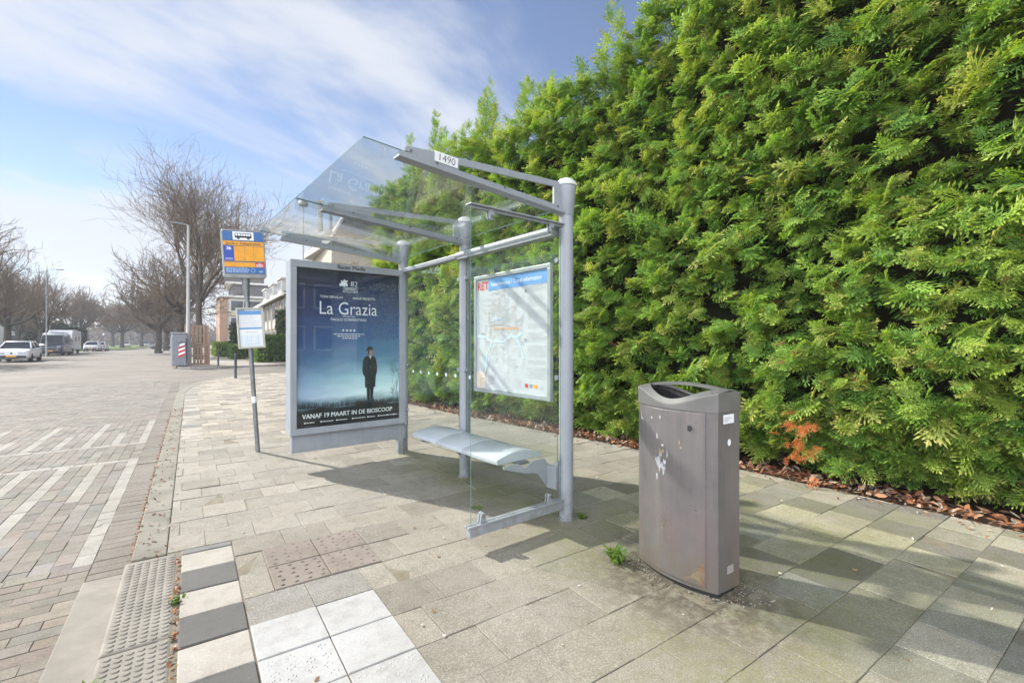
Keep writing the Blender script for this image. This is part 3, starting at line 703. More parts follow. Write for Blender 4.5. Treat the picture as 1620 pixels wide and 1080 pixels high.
# ------------------------------------------------------------------ bus stop pole with sign and timetable
BS = thing('bus_stop_pole', 'leaning grey pole carrying the blue and orange bus stop sign and a framed timetable', 'bus stop', (.70, 6.66, 0))
lean = Matrix.Rotation(R(-4.15), 4, Vector((.568, .823, 0)))       # leans to the left as seen from the camera
BS.rotation_euler = lean.to_euler()
mb = MB(); mb.tube([(0, 0, -.05), (0, 0, 1.95)], .026, 16); mb.tube([(0, 0, 1.93), (0, 0, 2.03), (0, 0, 2.19)], [.032, .034, .05], 16); mb.tube([(0, 0, .62), (0, 0, .70)], .027, 16, 1)
mb.build('pole', [M['galv'], M['paper']], BS)
sg = MB(); zc, hw = 2.485, .236
def rrect(x0, z0, x1, z1, r0, r1, n=5):
    p = []
    for cx, cz, r, a0 in ((x1 - r0, z0 + r0, r0, -90), (x1 - r1, z1 - r1, r1, 0), (x0 + r1, z1 - r1, r1, 90), (x0 + r0, z0 + r0, r0, 180)):
        for k in range(n + 1): a = R(a0 + 90 * k / n); p.append((cx + r * math.cos(a), cz + r * math.sin(a)))
    return p
sg.prism(rrect(-hw, 2.185, hw, 2.79, .04, .03), -.055, .04, 'y'); M['signframe'] = pm('sign_frame_metal', (.30, .31, .31), (.2, .2, .19), 9, .5, .3)
SG = sg.build('sign_board', M['signframe'], BS, .008)
f = MB(); P = lambda k, x=0, z=0: T(x, -.0565 - .0008 * k, z)
iw = hw - .016
f.prism(rrect(-iw, 2.235, iw, 2.775, .004, .022), -.056, -.0553, 'y', 4)
rectxz(f, -iw, 2.655, iw, 2.752, 0, 0, P(1)); rectxz(f, -iw + .01, 2.752, iw - .01, 2.77, 0, 0, P(1))
rectxz(f, -.112, 2.662, .116, 2.765, 0, 1, P(2))
# bus pictogram
b_ = P(3, .002, 2.712)
def bx(x0, z0, x1, z1, mi): rectxz(f, x0, z0, x1, z1, 0, mi, b_)
f.add([(-.092, 0, -.022), (.092, 0, -.022), (.092, 0, .028), (.086, 0, .036), (-.082, 0, .036), (-.092, 0, .026)], [(0, 1, 2, 3, 4, 5)], 2, False, b_)
for k in range(6): rectxz(f, -.083 + k * .028, .004, -.061 + k * .028, .027, 0, 1, b_ @ T(0, -.0006, 0))
for x in (-.055, .055): f.add([(x + .017 * math.cos(a * math.pi / 7), -.0004, -.024 + .017 * math.sin(a * math.pi / 7)) for a in range(14)], [tuple(range(14))], 2, False, b_)
rectxz(f, -iw, 2.595, iw, 2.645, 0, 3, P(1)); text(f, 'Jacob v. Campenplein', .0475, P(2, 0, 2.619), 2, bold=.0006, sx=.93)
rectxz(f, -iw, 2.40, iw, 2.587, 0, 3, P(1)); rectxz(f, -iw, 2.403, -.108, 2.587, 0, 5, P(2)); text(f, '36', .052, P(3, -.163, 2.553), 1, bold=.0015)
for z in (2.43, 2.418): rectxz(f, -.205, z, -.125, z + .005, 0, 6, P(3))
for x in (.005, .105): rectxz(f, x, 2.40, x + .003, 2.587, 0, 4, P(2))
rectxz(f, -iw, 2.325, iw, 2.383, 0, 3, P(1)); rectxz(f, .115, 2.325, iw, 2.383, 0, 7, P(2)); text(f, '5321', .042, P(3, .165, 2.345), 1, bold=.0012); text(f, 'halte', .018, P(3, .165, 2.374), 1)
rectxz(f, -iw, 2.245, iw, 2.32, 0, 0, P(1))
for k in range(5):
    x = -iw + .015
    while x < .03: q = random.uniform(.012, .035); rectxz(f, x, 2.255 + k * .0125, x + q, 2.2605 + k * .0125, 0, 6, P(2)); x += q + .006
for k in range(12):
    a, a2 = k * math.pi / 6, (k + .75) * math.pi / 6; f.add([(.085 + r * math.cos(t_), 0, 2.283 + r * math.sin(t_)) for r, t_ in ((.021, a), (.025, a), (.025, a2), (.021, a2))], [(0, 1, 2, 3)], 6, False, P(2))
text(f, 'RET', .028, P(2, .175, 2.268), 1)
t = NT('sign_face_blue'); v = t.coord('Object')
t.base(t.mix(t.ramp(t.noise(v, 30, 6, .7), .4, .7), (.022, .10, .30, 1), (.045, .15, .34, 1)), .45); M['faceblue'] = t.m
f.build('sign_face', [M['faceblue'], M['whiteink'], M['black'], M['orange'], M['alu_dark'], M['navy'], pm('pale_sign_ink', (.45, .55, .72), (.4, .5, .68), 20, .6), M['redink']], SG)
tt = MB(); tx0, tx1, tz0, tz1 = -.135, .165, 1.305, 1.815; fw = .02
M['case'] = pm('cream_case_plastic', (.50, .49, .43), (.38, .37, .32), 9, .5)
tt.box(tx0, -.062, tz0, tx1, -.03, tz0 + fw); tt.box(tx0, -.062, tz1 - fw, tx1, -.03, tz1); tt.box(tx0, -.062, tz0 + fw, tx0 + fw, -.03, tz1 - fw); tt.box(tx1 - fw, -.062, tz0 + fw, tx1, -.03, tz1 - fw); tt.box(tx0 + .004, -.044, tz0 + .004, tx1 - .004, -.0305, tz1 - .004)
TT = tt.build('timetable_case', M['case'], BS, .004)
p = MB(); P = lambda k, x=0, z=0: T(x, -.0448 - .0006 * k, z); xa, xb, za, zb = tx0 + .026, tx1 - .026, tz0 + .026, tz1 - .026
rectxz(p, xa, za, xb, zb, 0, 0, P(0)); rectxz(p, xa, zb - .062, xb, zb - .012, 0, 1, P(1)); rectxz(p, xa, zb - .012, xa + .07, zb - .002, 0, 3, P(1)); rectxz(p, xa, 1.545, xb, 1.567, 0, 1, P(1))
for z in [1.735 - .0155 * k for k in range(10)]:
    x = xa + .008; xe = xb - random.uniform(.005, .09)
    while x < xe: q = random.uniform(.01, .03); rectxz(p, x, z - .02, min(x + q, xe), z - .0145, 0, 4, P(1)); x += q + .005
for k in range(6): rectxz(p, xa + .008 + k * .038, 1.345, xa + .034 + k * .038, 1.47, 0, 2, P(1))
for k in (2, 3, 5): rectxz(p, xa + .004 + k * .038, 1.36, xa + .006 + k * .038, 1.47, 0, 3, P(2))
rectxz(p, xa + .05, 1.505, xb - .05, 1.512, 0, 4, P(1)); rectxz(p, xa + .03, 1.352, xb - .03, 1.356, 0, 4, P(2))
p.build('timetable', [M['paper'], M['blueink'], pm('pale_table_ink', (.56, .66, .76), (.6, .7, .78), 20, .6), M['greyink'], pm('light_text_ink', (.46, .47, .48), (.4, .41, .42), 60, .6)], TT)

# ------------------------------------------------------------------ litter bin
t = NT('weathered_bin_metal'); v = t.coord('Object'); sp_ = t.n('ShaderNodeSeparateXYZ'); t.l(v, sp_.inputs[0])
streak = t.noise(t.coord('Object', (9, 9, .7)), 1.0, 6, .7); big = t.noise(v, 3.2, 5, .6); fine = t.noise(v, 60, 4, .65)
c = t.mix(t.ramp(big, .35, .68), (.172, .16, .157, 1), (.115, .108, .108, 1))
c = t.mix(t.ramp(streak, .42, .66, 0, .85), c, (.205, .178, .168, 1))
low = t.math('MULTIPLY', t.ramp(sp_.outputs[2], .1, .62, 1, 0), t.ramp(t.noise(v, 5, 5, .7), .38, .6)); c = t.mix(t.math('MULTIPLY', low, .65), c, (.19, .13, .122, 1))
grn = t.math('MULTIPLY', t.ramp(sp_.outputs[2], .05, .26, 1, 0), t.ramp(t.noise(v, 9, 6, .7), .35, .65)); c = t.mix(t.math('MULTIPLY', grn, .6), c, (.17, .155, .09, 1))
c = t.mix(t.ramp(fine, .58, .72, 0, .6), c, (.12, .112, .11, 1))
t.base(c, t.ramp(big, .3, .7, .30, .5), .3, .5); t.bump(fine, .06, .002); M['bin'] = t.m
M['binlid'] = pm('grey_bin_lid', (.17, .16, .15), (.13, .124, .118), 5, .55, .2, .1, 120)
M['rust'] = pm('flaking_rust', (.17, .085, .05), (.20, .17, .10), 22, .9, 0, .5, 90)
BIN = thing('litter_bin', 'worn grey metal litter bin with lens shaped opening and scuffed front', 'litter bin', (2.445, 1.705, 0), R(-1.5))
A_, Wd, Bl, ND = .275, .10, .068, 18
def plan(grow=0.0, n=ND):
    """closed outline: left (road) arc from the far end to the near end, near end, right arc, far end"""
    p = []
    for k in range(n + 1): s = k / n; p.append((-(Wd + grow + Bl * math.sin(math.pi * s) ** .85), (A_ + grow) * (1 - 2 * s)))
    for k in range(n + 1): s = k / n; p.append(((Wd + grow + Bl * math.sin(math.pi * s) ** .85), -(A_ + grow) * (1 - 2 * s)))
    return p
mb = MB(); o_ = plan(); mb.prism(o_, .022, .998); b = mb.build('bin_body', M['bin'], BIN)
mb = MB(); mb.prism(plan(-.014), -.02, .022); mb.build('plinth', M['black'], BIN)
mb = MB(); rows = []
arc = [q for q in plan(.0, 40)[:41]]; arc = arc[2:37]
outl = [(x - .007, y) for x, y in arc]; inner = [(x + .002, y) for x, y in reversed(arc)]
mb.prism(outl + inner, .045, .99); D = mb.build('door', M['bin'], BIN, .003)
mb = MB(); xk = -(Wd + Bl * math.sin(math.pi * .80) ** .85); sk = -(A_) * (1 - 2 * .80) * -1
kx, ky = arc[28]; mb.lathe([(.017, 0), (.017, .004)], 16, 0, T(kx - .0095, ky, .902) @ Matrix.Rotation(R(90), 4, 'Y') @ Matrix.Rotation(R(0), 4, 'X')); mb.build('lock_hole', M['black'], D)
# peeled paint at the lower corner of the door and the scuffs of torn stickers: chips lying on the surface
def on_door(mb, pts, mi, lift):
    vs = []
    for s, z in pts:
        q = s * 34; i = max(0, min(33, int(q))); fr = q - i; x = outl[i][0] * (1 - fr) + outl[i + 1][0] * fr; y = outl[i][1] * (1 - fr) + outl[i + 1][1] * fr
        vs.append((x - lift, y, z))
    mb.add(vs, [tuple(range(len(vs)))], mi)
def blob(mb, s, z, rs, rz_, mi, lift, seed, n=14):
    q = random.Random(seed); on_door(mb, [(s + rs * q.uniform(.45, 1.1) * math.cos(2 * math.pi * k / n), z + rz_ * q.uniform(.45, 1.1) * math.sin(2 * math.pi * k / n)) for k in range(n)], mi, lift)
mb = MB(); mats = [pm('torn_sticker_white', (.55, .56, .57), (.3, .29, .29), 26, .7), pm('yellowed_glue', (.36, .26, .12), (.28, .23, .16), 30, .7), M['rust'], pm('dark_scuff', (.10, .075, .075), (.16, .13, .125), 40, .8)]
for sd in range(26):
    q = random.Random(sd + 40); blob(mb, .44 + q.gauss(0, .045), .665 + q.gauss(0, .05), q.uniform(.008, .026), q.uniform(.010, .032), 0, .0006 + sd * .00003, sd)
mb.build('sticker_residue', mats, D); mb = MB()
for sd in range(8):
    q = random.Random(sd + 80); blob(mb, .43 + q.gauss(0, .07), .735 + q.gauss(0, .012), q.uniform(.008, .02), q.uniform(.008, .016), 1, .0016 + sd * .00003, sd)
mb.build('glue_stain', mats, D); mb = MB()
blob(mb, .70, .815, .014, .016, 1, .0006, 4); blob(mb, .72, .785, .018, .010, 1, .0008, 5); blob(mb, .37, .825, .014, .02, 0, .0006, 6); blob(mb, .42, .942, .018, .012, 0, .0006, 8); blob(mb, .27, .93, .016, .010, 0, .0006, 9)
mb.build('paint_chips', mats, D); mb = MB()
on_door(mb, [(.035, .965), (.05, .925), (.085, .905), (.15, .903), (.05, .902), (.033, .903)], 0, .0006)
mb.build('torn_sticker', mats, D); mb = MB()
for sd in range(34):
    q = random.Random(sd + 140); blob(mb, .50 + q.gauss(0, .035), .325 + q.gauss(0, .045), q.uniform(.004, .012), q.uniform(.004, .016), 3 if sd % 3 else 2, .0006 + sd * .00002, sd, 9)
mb.build('rust_stain', mats, D); mb = MB()
for sd in range(7):
    q = random.Random(sd + 240); blob(mb, .86 + q.gauss(0, .03), .46 + q.gauss(0, .015), q.uniform(.004, .016), .004, 3, .0006 + sd * .00002, sd, 8)
mb.build('scratch', mats, D); mb = MB()
on_door(mb, [(.74, .0465), (.99, .0465), (.99, .165), (.965, .175), (.945, .145), (.93, .15), (.90, .115), (.86, .105), (.84, .085), (.79, .075)], 2, .0008)
mb.build('peeled_paint', mats, D)
FPT = [M['paper'], M['greyink'], None]; FPT[2] = pm('faded_patch', (.30, .27, .25), (.26, .24, .22), 20, .8)
mb = MB(); rectxz(mb, -.055, .935, .045, .985, -A_ - .0015, 0); rectxz(mb, -.045, .955, .0, .958, -A_ - .002, 1); rectxz(mb, -.045, .964, .02, .967, -A_ - .002, 1); rectxz(mb, -.045, .946, -.01, .949, -A_ - .002, 1); mb.build('sticker', FPT, b); mb = MB(); mb.add([(.0 + .016 * math.cos(k * .8) , -A_ - .0015, .83 + .02 * math.sin(k * .8)) for k in range(8)], [tuple(range(8))], 0); mb.build('torn_sticker', FPT, b); mb = MB(); rectxz(mb, -.02, .11, .04, .155, -A_ - .0012, 2); mb.build('faded_patch', FPT, b)
# hood: a saddle with a ridge along its length and a lens shaped opening on either side of it
hz_ = lambda x, y=0: 1.143 - .027 * (y / A_) ** 2 - (3.97 - 2.75 * (y / A_) ** 2) * x * x
pl_ = plan(.004); c_ = A_ + .004; og = [(-.052, c_)] + pl_[:ND + 1] + [(-.052, -c_), (0, -c_), (.052, -c_)] + pl_[ND + 1:] + [(.052, c_), (0, c_)]; n1_ = ND + 3; mb = MB(); ln_ = MB()
mb.loft([[(x, y, .999) for x, y in og], [(x, y, hz_(x, y) - .006) for x, y in og]], 0, True, False)
for sd in (1, -1):
    outer = og[:n1_]; lp = [(x * .985, y * .992) for x, y in outer] + [(0, y * .992) for x, y in reversed(outer)]; hl = []
    for i, (x, y) in enumerate(lp):
        yy = y * .85; sh_ = max(0.0, 1 - (yy / (A_ * .86)) ** 2) ** .62; x_in, x_out = -.020, -.020 - .130 * sh_
        hl.append((x_out if i < n1_ else x_in, yy))
    K = 4; rows = [[(sd * x, y, hz_(x, y) - .006) for x, y in outer] + [(0, y * .992, hz_(0, y * .992)) for x, y in reversed(outer)]]
    for k in range(K + 1):
        f_ = k / K; rows.append([(sd * (x * (1 - f_) + hx * f_), y * (1 - f_) + hy * f_, hz_(x * (1 - f_) + hx * f_, y * (1 - f_) + hy * f_)) for (x, y), (hx, hy) in zip(lp, hl)])
    mb.loft(rows, 0, True, False); e = rows[-1]
    mb.loft([e, [(x, y, z - .016) for x, y, z in e]], 0, True, False)
H = mb.build('hood', M['binlid'], BIN)
mb = MB(); iw = [(x * .95, y * .97, 1.0035) for x, y in og]; mb.add(iw, [tuple(range(len(iw)))], 0); mb.loft([iw, [(x, y, hz_(x / .95, y / .97) - .03) for x, y, z in iw]], 0, True, False); mb.build('liner', M['black'], BIN)
mb = MB(); mb.prism(plan(-.006), .9975, 1.0005); mb.build('seam', M['black'], BIN)

# ------------------------------------------------------------------ bollards
M['bollard'] = pm('dark_bollard_paint', (.045, .05, .06), (.035, .038, .045), 9, .5)
def bollard(x, y, label):
    o = MB().lathe([(.055, -.02), (.055, .02), (.048, .03), (.046, .78), (.05, .80), (.05, .90), (.046, .93), (.03, .945), (.003, .95)], 14).build('bollard', M['bollard'])
    o.location = (x, y, 0); return tag(o, label, 'bollard', 'bollards at the side street')
bollard(1.42, 20.75, 'dark round bollard on the near side of the side street'); bollard(1.33, 32.2, 'smaller looking dark bollard across the side street, by the wooden pallets')

# ------------------------------------------------------------------ lamp posts
def lamp(x, y, h, label, z0=0, aim=180, r=.055, arm=.75):
    o = thing('street_lamp', label, 'street lamp', (x, y, z0), R(aim), 'lamp posts along the street')
    m = MB(); m.tube([(0, 0, -.1), (0, 0, 1.6), (0, 0, 1.62), (0, 0, h)], [r * 1.5, r * 1.45, r, r * .7], 12)
    if arm: m.tube([(0, 0, h - .02), (arm * .3, 0, h + .02), (arm, 0, h + .05)], .035, 8)
    m.build('pole', M['galv_pale'], o)
    m = MB()
    if arm: m.box(arm - .05, -.1, h - .0, arm + .55, .1, h + .09)
    else: m.lathe([(.03, h - .05), (.19, h), (.22, h + .1), (.16, h + .22), (.02, h + .26)], 14)
    m.build('lamp_head', M['galv'] if arm else M['galv_pale'], o, .02); return o
lamp(-.12, 33.6, 8.3, 'tall lamp post in front of the grey street container', 0, 180, .10, .3)
lamp(-12.1, 66.0, 8.9, 'tall lamp post on the left before the dark camper van', -.1, 0)
lamp(-17.4, 97, 8.9, 'far lamp post behind the white hatchbacks', 0, 0)
lamp(-18.5, 136, 8.9, 'farthest lamp post standing before the round bare tree', 0, 0)
lamp(.7, 62, 8.6, 'thin lamp post behind the trunk of the bare trees', 0, 180, .07, .6)
lamp(4.3, 23.3, 7.7, 'round headed lamp post rising behind the bus shelter roof', 0, 180, .05, 0)

# ------------------------------------------------------------------ pallets and street container
M['wood'] = pm('raw_pallet_wood', (.33, .22, .155), (.24, .165, .12), 8, .85, 0, .2, 60, stretch=(8, 8, 1))
def pallet(x, y, z, tilt, label, n=7):
    o = thing('wooden_pallet', label, 'pallet', (x, y, z), R(3), 'pallets stacked upright')
    for k in range(n):
        xx = -.55 + 1.1 * k / (n - 1); w = random.uniform(.05, .062)
        m = MB(); m.box(xx - w, -.02, .0, xx + w, .005, 1.2 + random.uniform(-.02, .02)); m.build('board', M['wood'], o)
    for zz in (.06, .55, 1.1):
        m = MB(); m.box(-.6, .006, zz - .05, .6, .10, zz + .05); m.build('bearer', M['wood'], o)
    for k in range(4):
        xx = -.5 + 1.0 * k / 3; m = MB(); m.box(xx - .07, .101, .02, xx + .07, .12, 1.18); m.build('board', M['wood'], o)
    o.rotation_euler.x = R(tilt); return o
pallet(.36, 34.0, .01, -1.5, 'lower wooden pallet leaning upright under another beside the container'); pallet(.31, 34.04, 1.22, -2, 'upper wooden pallet standing on top of another one')
CT = thing('street_container', 'grey street container with red and white hazard stripes at the kerb corner', 'container', (-.55, 33.0, 0), R(4))
m = MB(); m.prism([(-.36, .03), (.36, .03), (.38, 1.6), (.34, 1.86), (-.34, 1.86), (-.38, 1.6)], -.62, .62, 'y'); m.build('container_body', pm('grey_container_paint', (.22, .23, .25), (.17, .18, .2), 5, .5), CT, .05)
m = MB(); m.box(-.39, -.66, 1.862, .39, .66, 1.93); m.build('lid', pm('dusty_lid', (.36, .35, .33), (.28, .27, .26), 8, .7), CT, .03)
m = MB()
for k in range(6):
    z = .5 + k * .12; m.add([(-.06, -.626, z), (.24, -.626, z + .14), (.24, -.626, z + .26), (-.06, -.626, z + .12)], [(0, 1, 2, 3)], k % 2)
m.build('hazard_stripes', [M['redink'], M['whiteink']], CT)
m = MB()
for k in range(18):
    a = k * math.pi / 9; m.box(.1 + .16 * math.cos(a) - .02, -.63, 1.25 + .16 * math.sin(a) - .02, .1 + .16 * math.cos(a) + .02, -.622, 1.25 + .16 * math.sin(a) + .02)
m.box(.28, -.64, .2, .33, -.622, 1.6); m.build('emblem', M['black'], CT)
# ------------------------------------------------------------------ conifer hedge
HB = 0.34                                              # foliage face sits this far behind the pavement edge
YN, YE = -2.6, 12.6
def frond(seed, pairs=7, lobes=3):
    """flat drooping spray: an axis with side shoots, every shoot a row of small scale-like lobes"""
    r = np.random.default_rng(seed); V = []; F = []; Tt = []
    def lobe(p, d, l, w, t):
        n = np.array([-d[1], d[0]]) * w; i = len(V)
        for q in (p, p + d * l * .45 + n, p + d * l, p + d * l * .45 - n): V.append((q[0], q[1], 0)); Tt.append(t)
        F.append((i, i + 1, i + 2, i + 3))
    for k in range(pairs):
        tt = .10 + .84 * k / (pairs - 1); ln = (.46 * math.sin(math.pi * min(1, .22 + tt * .80)) + .05) * r.uniform(.75, 1.15)
        for sd in (1, -1):
            a = R(sd * (58 - 22 * tt) + r.normal(0, 6)); d = np.array([math.cos(a), math.sin(a)]); p0 = np.array([tt * .9 + (.03 if sd > 0 else 0), 0])
            for j in range(lobes):
                f = (j + .35) / lobes; p = p0 + d * ln * f * .82; s2 = 1 if j % 2 else -1
                if j == lobes - 1: lobe(p, d, ln * .42 + .03, .030, tt * .6 + .4)
                else:
                    for s3 in (1, -1):
                        a3 = a + R(38 * s3); d3 = np.array([math.cos(a3), math.sin(a3)]); lobe(p, d3, ln * .36 * r.uniform(.8, 1.2) + .02, .030, tt * .6 + f * .3)
            lobe(p0, d, ln * .8, .018, tt * .5)
    lobe(np.array([0, 0]), np.array([1., 0]), 1.0, .014, .3); lobe(np.array([.84, 0]), np.array([1., 0]), .2, .035, 1.0)
    V = np.array(V, float); V[:, 2] = -.16 * V[:, 0] ** 2 - .30 * np.abs(V[:, 1]) ** 1.5 + r.normal(0, .012, len(V))
    return V, np.array(F), np.array(Tt)
FR_HI = [frond(s, 6, 2) for s in range(6)]; FR_LO = [frond(s + 9, 5, 2) for s in range(3)]
def scatter(name, P, D, Nn, sc, col, mat, parent, tmpl, tipcol=None):
    """one mesh made of many oriented sprays"""
    D = D / np.linalg.norm(D, axis=1, keepdims=True); Nn = Nn - D * (Nn * D).sum(1, keepdims=True); Nn /= np.linalg.norm(Nn, axis=1, keepdims=True) + 1e-9
    B = np.cross(Nn, D); Vs = []; Fs = []; Cs = []; off = 0; which = rng.integers(0, len(tmpl), len(P))
    for w, (v, f, tt) in enumerate(tmpl):
        ix = np.where(which == w)[0]
        if not len(ix): continue
        s = sc[ix][:, None, None]
        X = P[ix][:, None] + s * (v[None, :, 0:1] * D[ix][:, None] + v[None, :, 1:2] * B[ix][:, None] + v[None, :, 2:3] * Nn[ix][:, None])
        Vs.append(X.reshape(-1, 3)); Fs.append((f[None] + (np.arange(len(ix)) * len(v))[:, None, None]).reshape(-1, 4) + off); off += len(ix) * len(v)
        c = col[ix][:, None] * np.ones((1, len(v), 1))
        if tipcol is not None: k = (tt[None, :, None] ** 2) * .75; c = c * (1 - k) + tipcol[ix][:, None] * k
        Cs.append(c.reshape(-1, 3))
    return npmesh(name, np.concatenate(Vs), np.concatenate(Fs), mat, parent, np.concatenate(Cs))
t = NT('conifer_foliage'); c = t.attr('tint'); v = t.coord('World')
c = t.mix(t.ramp(t.noise(v, 1.1, 4, .6), .35, .68, 0, .5), c, t.mix(1.0, c, (.72, .82, .8, 1), 'MULTIPLY'))
t.base(c, .55, 0, .25)
tl = t.n('ShaderNodeBsdfTranslucent'); t.l(t.mix(1.0, c, (1.25, 1.2, .55, 1), 'MULTIPLY'), tl.inputs[0])
mxn = t.n('ShaderNodeMixShader'); mxn.inputs[0].default_value = .38; t.l(t.b.outputs[0], mxn.inputs[1]); t.l(tl.outputs[0], mxn.inputs[2]); t.l(mxn.outputs[0], t.out.inputs[0]); M['foliage'] = t.m
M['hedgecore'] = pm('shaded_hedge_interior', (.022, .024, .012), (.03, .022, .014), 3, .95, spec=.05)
M['bark'] = pm('brown_hedge_bark', (.09, .06, .045), (.06, .045, .035), 12, .9)
HG = thing('conifer_hedge', 'tall dense green conifer hedge with drooping sprays along the pavement', 'hedge', (5.3, 4, 0))
HG_inv = Matrix.Translation((-5.3, -4, 0)); HO = np.array([5.3, 4, 0])
def htop(y): return float(np.interp(y, [-3, 3, 4.5, 6, 7.3, 9, 10.5, 12.8], [6.5, 6.3, 5.75, 5.35, 5.15, 5.4, 5.6, 5.3])) + .12 * math.sin(y * 3.1 + 1)
def vnoise(y, z, f, seed):
    r = np.random.default_rng(seed); g = r.random((64, 64)); a, b = (y + 10) * f, (z + 3) * f; i, j = np.floor(a).astype(int), np.floor(b).astype(int); u, w = a - i, b - j
    u, w = u * u * (3 - 2 * u), w * w * (3 - 2 * w); G = lambda p, q: g[p % 64, q % 64]
    return (G(i, j) * (1 - u) * (1 - w) + G(i + 1, j) * u * (1 - w) + G(i, j + 1) * (1 - u) * w + G(i + 1, j + 1) * u * w)
def face_x(y, z):
    """how far out (towards the road) the foliage reaches"""
    lump = (vnoise(y, z * .8, 1.15, 3) - .5) * .30 + (vnoise(y, z, 2.6, 4) - .5) * .28
    belly = .16 * np.sin(np.clip(z / 3.2, 0, 1) * math.pi) - .03 * np.maximum(0, z - 3.0) - .16 * np.clip((.55 - z) / .55, 0, 1)
    hx = np.interp(y, [-6, .67, 2.75, 3.93, 9.06, 12.8], [5.05, 4.99, 4.93, 4.76, 4.1, 3.85])
    return hx + HB - lump - belly
greens = np.array([1.20, 1.24, 1.08]) * np.array([[.165, .27, .040], [.135, .245, .042], [.21, .295, .045], [.105, .20, .045], [.25, .305, .058], [.18, .25, .05]])
tips = np.array([1.24, 1.28, 1.12]) * np.array([[.34, .44, .085], [.29, .42, .085], [.43, .45, .12], [.24, .38, .08], [.46, .38, .16], [.36, .46, .10]])
P = []; D = []; Nn = []; SCL = []; CI = []
def clumps(n, y0, y1, kmin, kmax, size, zmin=.12, zmax=None):
    y = rng.uniform(y0, y1, n); z = zmin + rng.random(n) * (np.array([htop(q) for q in y]) - zmin) if zmax is None else rng.uniform(zmin, zmax, n)
    x = face_x(y, z); out = rng.normal(0, .09, n)
    for a in range(n):
        c = np.array([x[a] - out[a] * .9, y[a], z[a]]); k = rng.integers(kmin, kmax); s0 = size * rng.uniform(.75, 1.25); ci = rng.integers(6)
        ax = np.array([-1, rng.normal(0, .45), rng.uniform(-.05, .6)]); ax /= np.linalg.norm(ax)
        for j in range(k):
            d = ax + np.array([rng.normal(0, .25), rng.normal(0, .75), rng.normal(.02, .55)])
            d /= np.linalg.norm(d); f = rng.uniform(-.5, .6)
            P.append(c + ax * f * s0 * .7 - d * s0 * .35 + rng.normal(0, .03, 3)); D.append(d)
            Nn.append(np.array([-.85 + rng.normal(0, .4), rng.normal(0, .5) + .25, .9])); SCL.append(s0 * rng.uniform(.7, 1.15)); CI.append(ci if rng.random() < .7 else rng.integers(6))
clumps(1900, YN, 4.2, 8, 13, .18); clumps(420, YN, 4.2, 5, 9, .28); clumps(900, 4.2, 8.2, 8, 12, .22); clumps(520, 8.2, YE, 7, 10, .30)
clumps(230, YN, 4.5, 7, 11, .18, .1, .75); clumps(60, 4.5, YE, 6, 9, .28, .12, .7)
nf = len(P)
P, D, Nn, SCL, CI = np.array(P), np.array(D), np.array(Nn), np.array(SCL), np.array(CI)
shade = rng.uniform(.8, 1.15, (nf, 1)); colr = greens[CI] * shade; tipr = tips[CI] * shade
old = rng.random(nf) < .018; colr[old] = (.22, .11, .05); tipr[old] = (.36, .17, .08); SCL[old] *= .7
near = P[:, 1] < 6.5
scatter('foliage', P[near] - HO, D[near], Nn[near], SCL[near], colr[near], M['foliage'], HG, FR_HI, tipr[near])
# top leaders, the far end and the darker sprays set further back
P2 = []; D2 = []; N2 = []; S2 = []; C2 = []
def leader(x, y, z, h, r0):
    n = int(26 + h * 55)
    for _ in range(n):
        f = rng.random() ** 1.25; a = rng.uniform(0, 2 * math.pi); rad = r0 * (1 - f) * rng.uniform(.2, 1) + .02
        d = np.array([math.cos(a) * (1.0 - .5 * f), math.sin(a) * (1.0 - .5 * f), rng.uniform(.15, .9) + .8 * f]); P2.append([x + math.cos(a) * rad * .5, y + math.sin(a) * rad * .5, z - .3 + f * (h + .3)]); D2.append(d)
        N2.append([rng.normal(0, .4), rng.normal(0, .4), 1]); S2.append(rng.uniform(.16, .32) * (1 - .45 * f)); C2.append(rng.integers(6))
y = YN
while y < YE + .2:
    hx = hedge_x(y) + HB; z = htop(y)
    for q in range(2): leader(hx + rng.uniform(.05, .95), y + rng.uniform(-.3, .3), z - rng.uniform(.0, .25), rng.choice([.3, .45, .7, 1.15] if 4.8 < y < 11.5 else [.25, .35, .5]) * rng.uniform(.8, 1.2), rng.uniform(.22, .36))
    y += .42
for _ in range(700):
    y = rng.uniform(YN, YE); P2.append([hedge_x(y) + HB + rng.uniform(-.05, 1.3), y, htop(y) - rng.uniform(-.05, .35)]); D2.append([rng.normal(-.3, .7), rng.normal(0, .7), rng.uniform(-.1, .8)]); N2.append([rng.normal(0, .4), rng.normal(0, .4), 1]); S2.append(rng.uniform(.22, .38)); C2.append(rng.integers(6))
for _ in range(1500):
    y = YE + rng.normal(.05, .16); z = rng.uniform(.15, htop(YE)); P2.append([hedge_x(YE) + HB + rng.uniform(0, 1.5), y, z]); D2.append([rng.normal(-.2, .6), rng.uniform(.2, 1), rng.normal(.1, .4)]); N2.append([rng.normal(0, .4), .4, 1]); S2.append(rng.uniform(.25, .38)); C2.append(rng.integers(6))
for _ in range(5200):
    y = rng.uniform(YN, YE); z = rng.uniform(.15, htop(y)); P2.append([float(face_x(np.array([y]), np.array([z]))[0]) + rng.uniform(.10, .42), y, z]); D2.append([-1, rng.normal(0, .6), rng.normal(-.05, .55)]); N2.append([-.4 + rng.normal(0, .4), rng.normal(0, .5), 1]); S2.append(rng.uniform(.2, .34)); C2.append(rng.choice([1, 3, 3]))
P2, D2, N2, S2, C2 = np.array(P2), np.array(D2), np.array(N2), np.array(S2), np.array(C2)
fa = ~near
